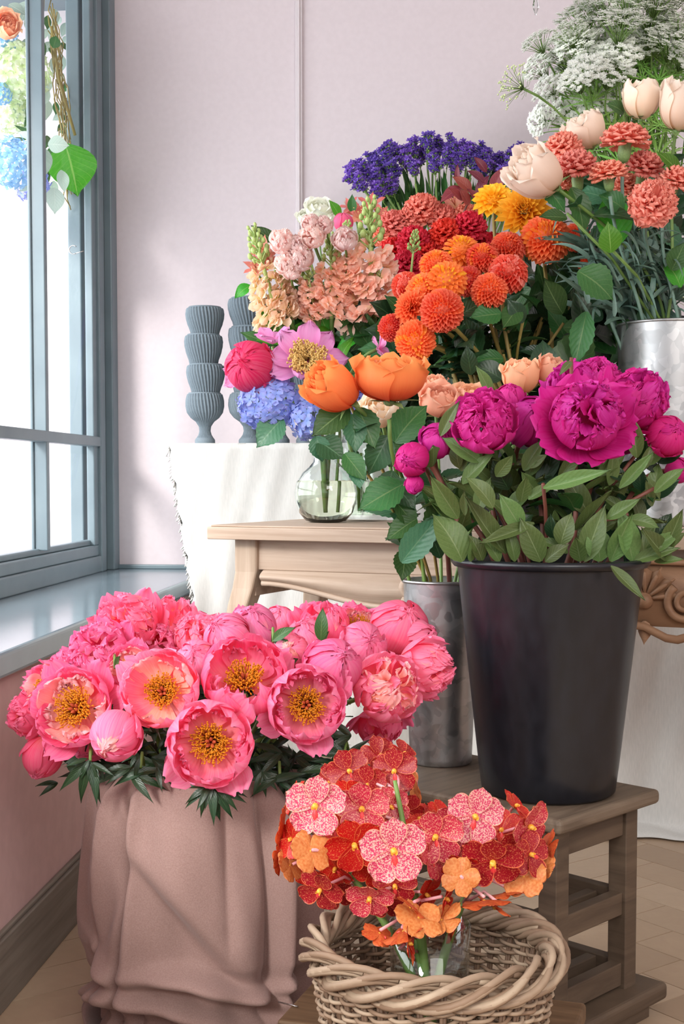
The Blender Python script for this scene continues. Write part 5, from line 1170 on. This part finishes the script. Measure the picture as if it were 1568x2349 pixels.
for nm, x0, x1 in (('left', 690, 770), ('middle', 770, 840), ('right', 830, 910)):
    t = thing('stock_foliage', 'dense stock leaves hanging under the spikes, %s part' % nm, 'stock foliage', SB, 'dense stock foliage')
    for k in range(34):
        x = R_(x0, x1); y = R_(690, 840); a = R_(-2.4, -.7); q = R_(50, 90); B, T = at(x, y+30, R_(3.2, 3.35)), at(x+q*math.cos(a), y+30+q*math.sin(a), 3.2); put_leaf(t, random.choice(['green', 'bright', 'dark', 'green']), B-SB, T-B, -FH+Vector((R_(-.8, .8), 0, .3)), (T-B).length, 1.)
# ------------------------------------------------------------------ violet statice
ST = [statice_sprig(s) for s in range(4)]
random.seed(91)
ords = ['first', 'second', 'third', 'fourth', 'fifth', 'sixth', 'seventh', 'eighth', 'ninth', 'tenth', 'eleventh', 'twelfth', 'thirteenth', 'fourteenth', 'fifteenth', 'sixteenth', 'seventeenth', 'eighteenth', 'nineteenth', 'twentieth']
top = [(812, 405, -.9), (835, 385, -.7), (862, 372, -.5), (888, 355, -.4), (915, 350, -.25), (945, 342, -.15), (978, 330, -.05), (1008, 340, .0), (1040, 340, .1), (1072, 350, .1), (1098, 355, .5), (1128, 372, .3), (1155, 372, .3), (1185, 358, -.3), (1200, 372, .4)]
low = [(830, 425, -.9), (868, 410, -.6), (905, 395, -.3), (950, 385, -.1), (1000, 380, 0), (1050, 385, .1), (1100, 392, .2), (1150, 400, .3), (1180, 400, .3), (870, 440, -.6), (900, 430, -.4)]
mid = [(850, 398, -.7), (880, 385, -.5), (928, 370, -.2), (962, 360, -.1), (992, 356, 0), (1025, 362, .1), (1056, 366, .1), (1085, 372, .2), (1115, 380, .3), (1142, 388, .2), (1170, 385, .1), (1192, 392, .3)]
for row, nm in ((top, 'top edge'), (mid, 'middle row'), (low, 'lower row')):
    for i, (x, y, a) in enumerate(row):
        m = ST[i % 4]; flower('statice', 'violet statice sprig, %s from the left along the %s of the bunch' % (ords[i], nm), 'statice', 'violet statice sprigs', x, y+6, 3.75+R_(-.06, .06)-(.06 if row is low else 0), 84, RV*a+Vector((0, 0, 1))-FH*.15, [('florets', m[0]), ('branches', m[1])], TB+Vector((R_(-.05, .05), R_(-.05, .05), -.1)), 'stem', .0028, ('green',), 0, zoff=.7)
t = thing('statice_foliage', 'green statice stems and blades under the violet flowers', 'statice foliage', TB)
for k in range(80): x = R_(880, 1160); y = R_(440, 520); B, T = at(x, y, 3.72+R_(0, .08)), at(x+(x-1010)*.12+R_(-12, 12), y-R_(50, 90), 3.72); put_leaf(t, 'fern' if k % 9 == 0 else 'green', B-TB, T-B, -FH, (T-B).length, .35)
rd = [(1130, 445, 1150, 385, 3.3, 1.1), (1110, 420, 1085, 385, 3.3, 1.), (1095, 450, 1110, 400, 3.32, 1.), (1060, 430, 1010, 445, 3.32, 1.), (1080, 440, 1050, 400, 3.32, 1.1), (1075, 470, 1060, 435, 3.3, 1.2), (1100, 470, 1085, 430, 3.3, 1.), (1060, 460, 1035, 430, 3.3, 1.), (1115, 395, 1095, 360, 3.34, .9), (1050, 420, 1045, 380, 3.34, .6)]
leafgroup(rd, 'burgundy_branch', ['burgundy leafed branch, %s' % s for s in ('right one beside the yellow dahlias', 'left one above the coral carnations')], ['red'], 0, RB, 'burgundy branches', 'stemr', 5, 'branch')
# ------------------------------------------------------------------ white lace flowers
UM = [umbel(1), umbel(2), umbel(3)]; UG = umbel(4, 0, 26, 3)
random.seed(101)
um = [(1235, 105, 70, (-.6, .8, .3)), (1240, 165, 80, (-.7, .6, .4)), (1335, 60, 110, (-.3, .9, .4)), (1380, 20, 90, (-.2, 1, .3)), (1330, 120, 110, (-.5, .8, .5)), (1400, 110, 130, (-.2, .9, .5)), (1460, 60, 130, (0, .9, .5)), (1530, 30, 120, (.2, .9, .5)), (1480, 120, 110, (0, .8, .6)), (1540, 110, 110, (.2, .8, .6)), (1345, 175, 90, (-.3, .6, .8)), (1290, 145, 80, (-.5, .8, .4)), (1395, 175, 110, (0, .7, .7)),
 (1455, 165, 80, (0, .5, 1)), (1518, 160, 60, (.0, .4, 1)), (1550, 180, 90, (.2, .6, .8)), (1260, 210, 70, (-.7, .5, .5)), (1270, 255, 80, (-.9, .2, .5)), (1345, 215, 100, (-.2, .7, .7)), (1390, 225, 90, (0, .6, .8)), (1350, 245, 80, (0, .5, .8)), (1430, 30, 110, (0, 1, .4)), (1500, 5, 110, (0, 1, .3)), (1560, 70, 90, (.2, .9, .4)), (1240, 280, 60, (-.9, 0, .4)), (1310, 90, 90, (-.4, .9, .3)), (1420, 70, 110, (0, .9, .5)), (1275, 120, 80, (-.6, .8, .4)), (1360, 95, 110, (-.2, .9, .4)), (1490, 40, 120, (0, .9, .4)), (1445, 100, 110, (0, .7, .7)), (1415, 140, 100, (-.1, .7, .7)), (1525, 75, 110, (.1, .8, .5)), (1365, 150, 90, (-.2, .6, .7)), (1565, 140, 90, (.2, .6, .7)), (1325, 195, 80, (-.4, .6, .6)), (1315, 265, 70, (-.4, .3, .8)), (1375, 255, 90, (-.1, .5, .8)), (1350, 30, 90, (-.3, .9, .3)), (1440, 5, 100, (0, 1, .3)), (1545, 0, 100, (.1, 1, .3)), (1500, 85, 110, (0, .9, .5)), (1300, 175, 70, (-.5, .7, .5)), (1370, 130, 100, (-.1, .9, .6))]
rws = ['at the far left edge', 'at the left', 'at the left centre', 'at the centre', 'at the right centre', 'at the right edge']
used = {}
for i, (x, y, dia, f) in enumerate(um):
    wx = rws[min(5, int((x-1220)/58))]; wy = ['touching the top edge', 'in the upper tier', 'in the middle tier', 'in the lower tier', 'just above the cream roses'][min(4, int(y/58))]
    key = (wx, wy); used[key] = used.get(key, 0)+1; q = ['', ', the nearer one', ', behind its neighbour', ', smallest of the cluster', ', fullest of the cluster', ', paler one', ', half hidden one', ', flattest one'][used[key]-1]
    m = UM[i % 3]; flower('lace_flower', 'white lace umbel %s, %s%s' % (wx, wy, q), 'lace flower', 'white lace flowers', x, y, 3.35+R_(-.12, .12), dia*1.15, facing(*f), [('florets', m[0]), ('rays', m[1])], LB+Vector((R_(-.05, .05), R_(-.05, .05), -.1)), 'stem', .0022, ('fern',), 3, .07, zoff=.5)
flower('lace_flower', 'green budding lace umbel sticking out farthest left', 'lace flower', 'white lace flowers', 1178, 195, 3.2, 92, facing(-.95, .25, .3), [('buds', UG[0]), ('rays', UG[1])], LB+Vector((-.05, 0, -.1)), 'stem', .0028, ('fern',), 2, .08, zoff=.5)
for nm, x0, x1 in (('left', 1310, 1440), ('right', 1440, 1568)):
    t = thing('lace_foliage', 'feathery light green lace flower foliage, %s half' % nm, 'foliage', LB, 'feathery foliage of the lace flowers')
    for k in range(46): x = R_(x0, x1); y = R_(120, 380); a = R_(-2.3, -.8); q = R_(70, 130); B, T = at(x, y, R_(3.3, 3.5)), at(x+q*math.cos(a), y+q*math.sin(a), 3.35); put_leaf(t, 'fern', B-LB, T-B, -FH+Vector((R_(-.5, .5), 0, .3)), (T-B).length, .9)
    mb = MB()
    for k in range(14): x = R_(x0, x1); B = at(x, 400, 3.45)-LB; mb.tube([B, at(x+R_(-60, 60), R_(40, 180), 3.4)-LB], .0022, 5)
    mesh_obj('stem', mb.data('stem', [M['stem']]), t)

# ------------------------------------------------------------------ glass vase bunch: single peony, coral bud, hydrangeas
random.seed(111)
VT = Vector((VC.x, VC.y, VC.z+.03)); d = 2.86
flower('peony', 'open single pink peony with a large golden centre in the glass vase', 'peony', None, 704, 832, 2.82, 200, facing(.05, .45, 1), [('petals', single_peony(2)), ('stamens', stamens(.30, 320, -.02, .34, 'stamenl', 1.2))], VT, 'stem', .004, ('green',), 0, zoff=.1, rim=(.14, .012))
flower('peony', 'closed coral pink peony at the left of the glass vase bunch', 'peony', None, 572, 843, 2.82, 116, facing(-.25, .15, .9), [('petals', peony_ball('corbud', 'corbud', 113, 174, 6, -.08, 1., 2))]+[('guard_petals', flat_petals(5, 1.25, .42, 'single', 3, -.2, 'guard_petals'))], VT, 'stem', .004, ('green',), 0, sc=(1, 1, 1.1), rim=(.14, .012))
flower('peony', 'pale pink peony petals standing behind the coral bud', 'peony', None, 625, 790, 2.92, 110, facing(0, 1, .5), [('petals', flat_petals(6, 1., .45, 'single', 5, .9))], VT, 'stem', .0035, ('green',), 0, zoff=.1, rim=(.14, .012))
flower('peony', 'narrow pink peony seen edge on beside the lowest orange dahlia', 'peony', None, 868, 800, 2.82, 92, facing(.9, .3, .1), [('petals', flat_petals(7, 1., .45, 'single', 6, .3))], VT+Vector((.02, 0, 0)), 'stem', .0035, ('green',), 0, zoff=.1, rim=(.14, .012))
flower('hydrangea', 'lilac blue hydrangea head hanging left of the vase neck', 'hydrangea', 'blue hydrangeas in the glass vase', 618, 925, 2.84, 145, facing(-.35, -.1, 1), [('florets', hydrangea('hyd', 80, 1, -.4, .30))], VT, 'stem', .004, ('rose',), 0, sc=(1, .8, .9), zoff=.2, rim=(.14, .012), extra=(('rose', 648, 960, 590, 1018, 2.8, 1.3),))
flower('hydrangea', 'smaller blue hydrangea head in front of the vase neck', 'hydrangea', 'blue hydrangeas in the glass vase', 710, 960, 2.80, 92, facing(.05, -.1, 1), [('florets', hydrangea('hyd', 40, 2, -.3, .42))], VT, 'stem', .004, ('rose',), 0, zoff=.2, rim=(.14, .012), extra=(('rose', 728, 1010, 785, 1045, 2.78, 1.5), ('rose', 725, 1000, 740, 1052, 2.78, 1.3)))
for k, (x, y) in enumerate(((795, 900), (830, 930), (760, 940))): flower('hydrangea', 'pale lilac floret cluster %s' % ('right of the tilted orange rose', 'between the two orange roses', 'hidden under the tilted orange rose')[k], 'hydrangea', 'small lilac clusters', x, y, 2.95, 60, facing(0, .2, 1), [('florets', hydrangea('hyd', 24, 5+k, -.2, .4))], VT, 'stem', .003, ('rose',), 0, zoff=.2, rim=(.14, .012))
QT = Vector((QC.x, QC.y, QC.z+.02))
for k, (x, y) in enumerate(((800, 1010), (830, 1040))):
    t = thing('cut_stem', 'green cut stem standing in the square vase, %s' % ('left one' if k == 0 else 'right one'), 'stem', QT+Vector((.01-.02*k, 0, 0)), 'stems in the square vase'); mb = MB(); e = at(x, y, 2.97)-t.location; mb.tube([(0, 0, 0), e*.5+Vector((-.006, 0, 0)), e], .005, 8); mesh_obj('stalk', mb.data('stalk', [M['stem']]), t)
    put_leaf(t, 'rose', e*.9, Vector((.3, 0, -1)), -FH, .05)

# ------------------------------------------------------------------ orchids in the basket vase
OB = {'l': orchid_blossom('orl', 'orback', 1), 'm': orchid_blossom('orm', 'orback', 2), 'd': orchid_blossom('ord', 'orback', 3), 'r': orchid_blossom('orr', 'orback', 4), 'b': orchid_blossom('orm', 'oryel', 5)}
random.seed(121)
orch = {
 'spray reaching up to the left, dark crimson at its tip': ((905, 1790), [('d', 905, 1768, 1.66, 112, (.1, .1, 1), 10), ('d', 800, 1768, 1.68, 108, (-.3, .1, 1), 30), ('d', 870, 1735, 1.72, 100, (0, .6, .6), 0), ('m', 830, 1855, 1.58, 132, (0, .1, 1), -12), ('d', 760, 1790, 1.70, 84, (-.7, .0, .6), 20), ('m', 895, 1850, 1.62, 96, (.6, .1, .7), 80), ('b', 948, 1808, 1.70, 84, (1, .2, -.4), 0), ('d', 930, 1860, 1.66, 90, (.3, -.2, .8), 50), ('d', 880, 1815, 1.66, 100, (.1, 0, 1), 60), ('d', 845, 1800, 1.66, 100, (-.2, .2, 1), 10), ('r', 800, 1830, 1.66, 96, (-.1, 0, 1), 40), ('d', 925, 1730, 1.72, 80, (.5, .6, .6), 0)]),
 'spray arching to the far left, palest blossom with red lip': ((700, 1890), [('l', 724, 1848, 1.54, 146, (-.1, .05, 1), 12), ('r', 652, 1895, 1.60, 100, (-1, 0, -.2), 0), ('r', 648, 1960, 1.60, 96, (-1, -.3, -.3), 40), ('b', 712, 1952, 1.52, 110, (-.2, -.7, -.8), 0), ('d', 735, 2040, 1.54, 118, (-.4, -.4, .8), -30), ('r', 680, 1830, 1.64, 90, (-.8, .5, .1), 0), ('r', 770, 1990, 1.60, 100, (-.3, -.3, .8), 20), ('r', 700, 1990, 1.62, 110, (-.5, -.3, .5), 20), ('r', 670, 1925, 1.58, 100, (-.8, -.2, .4), 70), ('r', 770, 1900, 1.62, 110, (-.2, 0, 1), 10), ('b', 665, 1985, 1.58, 84, (-.9, -.3, -.5), 0), ('d', 770, 2050, 1.60, 96, (0, -.5, .8), 30)]),
 'spray in the middle with the pale pink blossom nearest the viewer': ((900, 1990), [('l', 902, 1950, 1.46, 160, (.05, .08, 1), -6), ('r', 812, 1935, 1.54, 142, (-.1, -.1, 1), 25), ('m', 848, 2058, 1.50, 116, (-.45, -.15, 1), -20), ('b', 960, 2105, 1.50, 120, (.1, -.9, -.5), 0), ('r', 925, 2135, 1.50, 110, (.0, -1, .05), 40), ('d', 885, 2075, 1.56, 100, (0, -.5, .8), 0), ('r', 870, 2140, 1.52, 90, (-.3, -.8, -.2), 10), ('b', 1012, 2110, 1.52, 112, (.5, -.8, -.3), 60), ('r', 1020, 2060, 1.54, 100, (.7, -.4, .2), 0), ('m', 990, 1970, 1.56, 110, (.6, .1, .8), 0), ('r', 935, 2165, 1.49, 96, (.9, -.3, .1), 90), ('r', 860, 1990, 1.58, 110, (-.1, -.2, 1), 50), ('d', 905, 2030, 1.57, 110, (.2, -.3, .9), 10), ('r', 975, 2050, 1.57, 100, (.4, -.5, .4), 30), ('r', 1030, 2120, 1.55, 90, (.8, -.6, 0), 30), ('d', 850, 1900, 1.60, 110, (0, .1, 1), 45), ('r', 945, 2075, 1.50, 84, (-.8, -.5, .1), 0)]),
 'spray reaching to the right over the basket rim': ((1130, 1930), [('m', 1000, 1918, 1.56, 136, (.1, .1, 1), 18), ('l', 1088, 1872, 1.58, 140, (.05, .1, 1), -8), ('d', 1130, 1975, 1.54, 150, (.0, -.1, 1), 12), ('m', 1212, 1895, 1.60, 138, (.5, .1, .9), 15), ('b', 1200, 2010, 1.58, 110, (.2, -.7, -.6), 0), ('r', 1065, 1995, 1.56, 110, (-.2, -.3, .8), 40), ('b', 1055, 2010, 1.52, 96, (-.1, -.3, -1), 30), ('r', 1110, 2065, 1.54, 120, (.1, -.9, .1), 10), ('r', 1250, 1945, 1.62, 96, (1, -.2, -.1), 0), ('r', 1180, 1850, 1.64, 90, (.3, .8, .2), 0), ('m', 1045, 1890, 1.60, 110, (0, .3, 1), 40), ('d', 1215, 1960, 1.58, 110, (.3, -.2, .9), 60), ('r', 960, 1880, 1.66, 90, (-.2, .6, .5), 40), ('r', 1010, 1870, 1.66, 84, (0, .8, .3), 20), ('b', 1240, 1990, 1.60, 84, (.8, -.5, -.4), 0), ('d', 1090, 1940, 1.60, 110, (.1, 0, 1), 0), ('r', 1150, 1905, 1.62, 110, (.1, .2, 1), 20), ('d', 1050, 1940, 1.60, 100, (-.1, 0, 1), 50), ('r', 1165, 2045, 1.58, 100, (.3, -.8, .2), 10), ('d', 1175, 1950, 1.60, 110, (.2, -.1, 1), 33), ('r', 1135, 2075, 1.55, 90, (-.6, -.7, .1), 10), ('r', 1190, 1990, 1.62, 110, (.3, -.5, .6), 10)])}
for lab, ((sx, sy), bl) in orch.items():
    t = thing('orchid_spray', 'spotted orchid '+lab, 'orchid', OV, 'spotted orchid sprays in the basket')
    e = at(sx, sy, 1.62)-OV; pts = bez(Vector((0, 0, .02)), Vector((0, 0, .14)), e*.6+Vector((0, 0, .06)), e, 16); mb = MB(); mb.tube(pts, [.006]*8+[.005-.0003*k for k in range(9)], 8); mesh_obj('stem', mb.data('stem', [M['stem']]), t)
    for (k, x, y, dd, dia, f, sp) in bl:
        j_ = .12 if k == 'l' else .42; f = (f[0]+R_(-j_, j_), f[1]+R_(-j_, j_), f[2]); sp += R_(-14, 14)
        C = at(x, y, dd)-OV; s = dia*1.06*dd/FPX/2; ax = facing(*f); upv = Vector((0, 0, 1)); yv = (upv-ax*upv.dot(ax)); yv.normalize(); xv = yv.cross(ax)
        a = math.radians(sp); x2 = xv*math.cos(a)+yv*math.sin(a); y2 = yv*math.cos(a)-xv*math.sin(a)
        m = Matrix(((x2.x*s, y2.x*s, ax.x*s, C.x), (x2.y*s, y2.y*s, ax.y*s, C.y), (x2.z*s, y2.z*s, ax.z*s, C.z), (0, 0, 0, 1)))
        b = mesh_obj('blossom', OB[k][0], t, m); mesh_obj('lip', OB[k][1], b)
        mb = MB(); j = min(range(len(pts)), key=lambda q: (pts[q]-C).length); j = max(6, j-1); st = C-ax*.004; mb.tube([pts[j], (pts[j]+st)*.5-ax*.015, st], .0021, 5); pe = mesh_obj('pedicel', mb.data('pedicel', [M['orped']]), t)

# ------------------------------------------------------------------ flower garland hanging outside the window
random.seed(131)
def garland():
    X = -1.22; base = atx(60, 200, X); t = thing('flower_garland', 'artificial flower garland hanging outside the window behind the glazing bar', 'garland', base)
    def head(pn, me, x, y, X_, dia, f, sc=(1, 1, 1)):
        C = atx(x, y, X_); d = (C-CAM).dot(FH); s = dia*d/FPX/2; mesh_obj(pn, me, t, axis_mat(C-base, facing(*f), R_(0, 6), (s*sc[0], s*sc[1], s*sc[2])))
    head('pale_green_hydrangea', hydrangea('hydg', 70, 11, -.5, .3), 45, 165, -1.20, 130, (.2, 0, 1))
    head('blue_hydrangea', hydrangea('hydb', 60, 12, -.5, .3), 30, 375, -1.20, 110, (.2, 0, 1)); head('blue_hydrangea', hydrangea('hyd', 40, 13, -.5, .34), 70, 420, -1.20, 80, (.2, -.3, 1))
    head('blue_hydrangea', hydrangea('hydb', 40, 14, -.5, .34), 8, 90, -1.24, 60, (.2, 0, 1)); head('blue_hydrangea', hydrangea('hydb', 40, 14, -.5, .34), 2, 215, -1.24, 50, (.2, 0, 1))
    head('peach_rose', rose('prose', 15, 1), 15, 60, -1.17, 60, (.4, .2, 1)); head('white_hydrangea', hydrangea('hydg', 50, 16, -.5, .3), 20, 260, -1.25, 90, (.2, 0, 1))
    for (x0, y0, x1, y1, kd, wd) in ((85, 245, 15, 265, 'silver', 1.3), (85, 245, 95, 175, 'silver', 1.4), (85, 245, 60, 300, 'silver', 1.4), (88, 245, 60, 235, 'silver', 1.4), (92, 245, 75, 215, 'silver', 1.4), (75, 320, 40, 300, 'silver', 1.), (110, 330, 157, 332, 'silver', 1.5), (150, 330, 185, 445, 'bright', 1.9), (95, 400, 55, 440, 'bright', 1.4), (85, 330, 95, 415, 'silver', 1.3), (122, 110, 132, 80, 'green', 2.), (80, 20, 40, 5, 'silver', 1.), (60, 40, 95, 90, 'silver', 1.), (75, 10, 90, 50, 'silver', 1.), (20, 10, 60, 30, 'silver', 1), (125, 430, 128, 490, 'silver', 1.3), (140, 390, 150, 440, 'silver', 1.), (60, 320, 20, 320, 'green', .5), (75, 320, 55, 370, 'green', .5), (80, 310, 30, 290, 'green', .5)):
        Xq = -1.17 if x0 < 110 else -1.12; B = atx(x0, y0, Xq); T = at(x1, y1, (B-CAM).dot(FH)-.01); put_leaf(t, kd, B-base, T-B, -FH+RV*.5, (T-B).length, wd)
    mb = MB()
    for k in range(60):
        y = k*7; x = R_(108, 130)+y*.09; 
        dq = (atx(x, y, -1.15)-CAM).dot(FH); p = [at(x+R_(-7, 7)+q*3, y+q*24, dq+R_(-.02, .02))-base for q in range(5)]; mb.tube(p, .0018, 5)
    mb.tube([atx(118, 60, -1.14)-base, atx(135, 180, -1.13)-base, atx(155, 250, -1.12)-base, atx(172, 310, -1.11)-base], .005, 6)
    mb.tube([atx(100, -80, -1.16)-base, atx(95, 100, -1.18)-base, atx(90, 300, -1.18)-base, atx(90, 420, -1.18)-base], .006, 6)
    mesh_obj('twigs', mb.data('twigs', [M['stemb']]), t)
    for k in range(60): x = R_(60, 165); y = R_(0, 440); B = atx(x, y, -1.18); T = at(x+R_(-30, 20), y+R_(15, 50), (B-CAM).dot(FH)-.01); put_leaf(t, random.choice(['silver', 'green', 'silver']), B-base, T-B, -FH+RV*.5, (T-B).length, 1.)
garland()
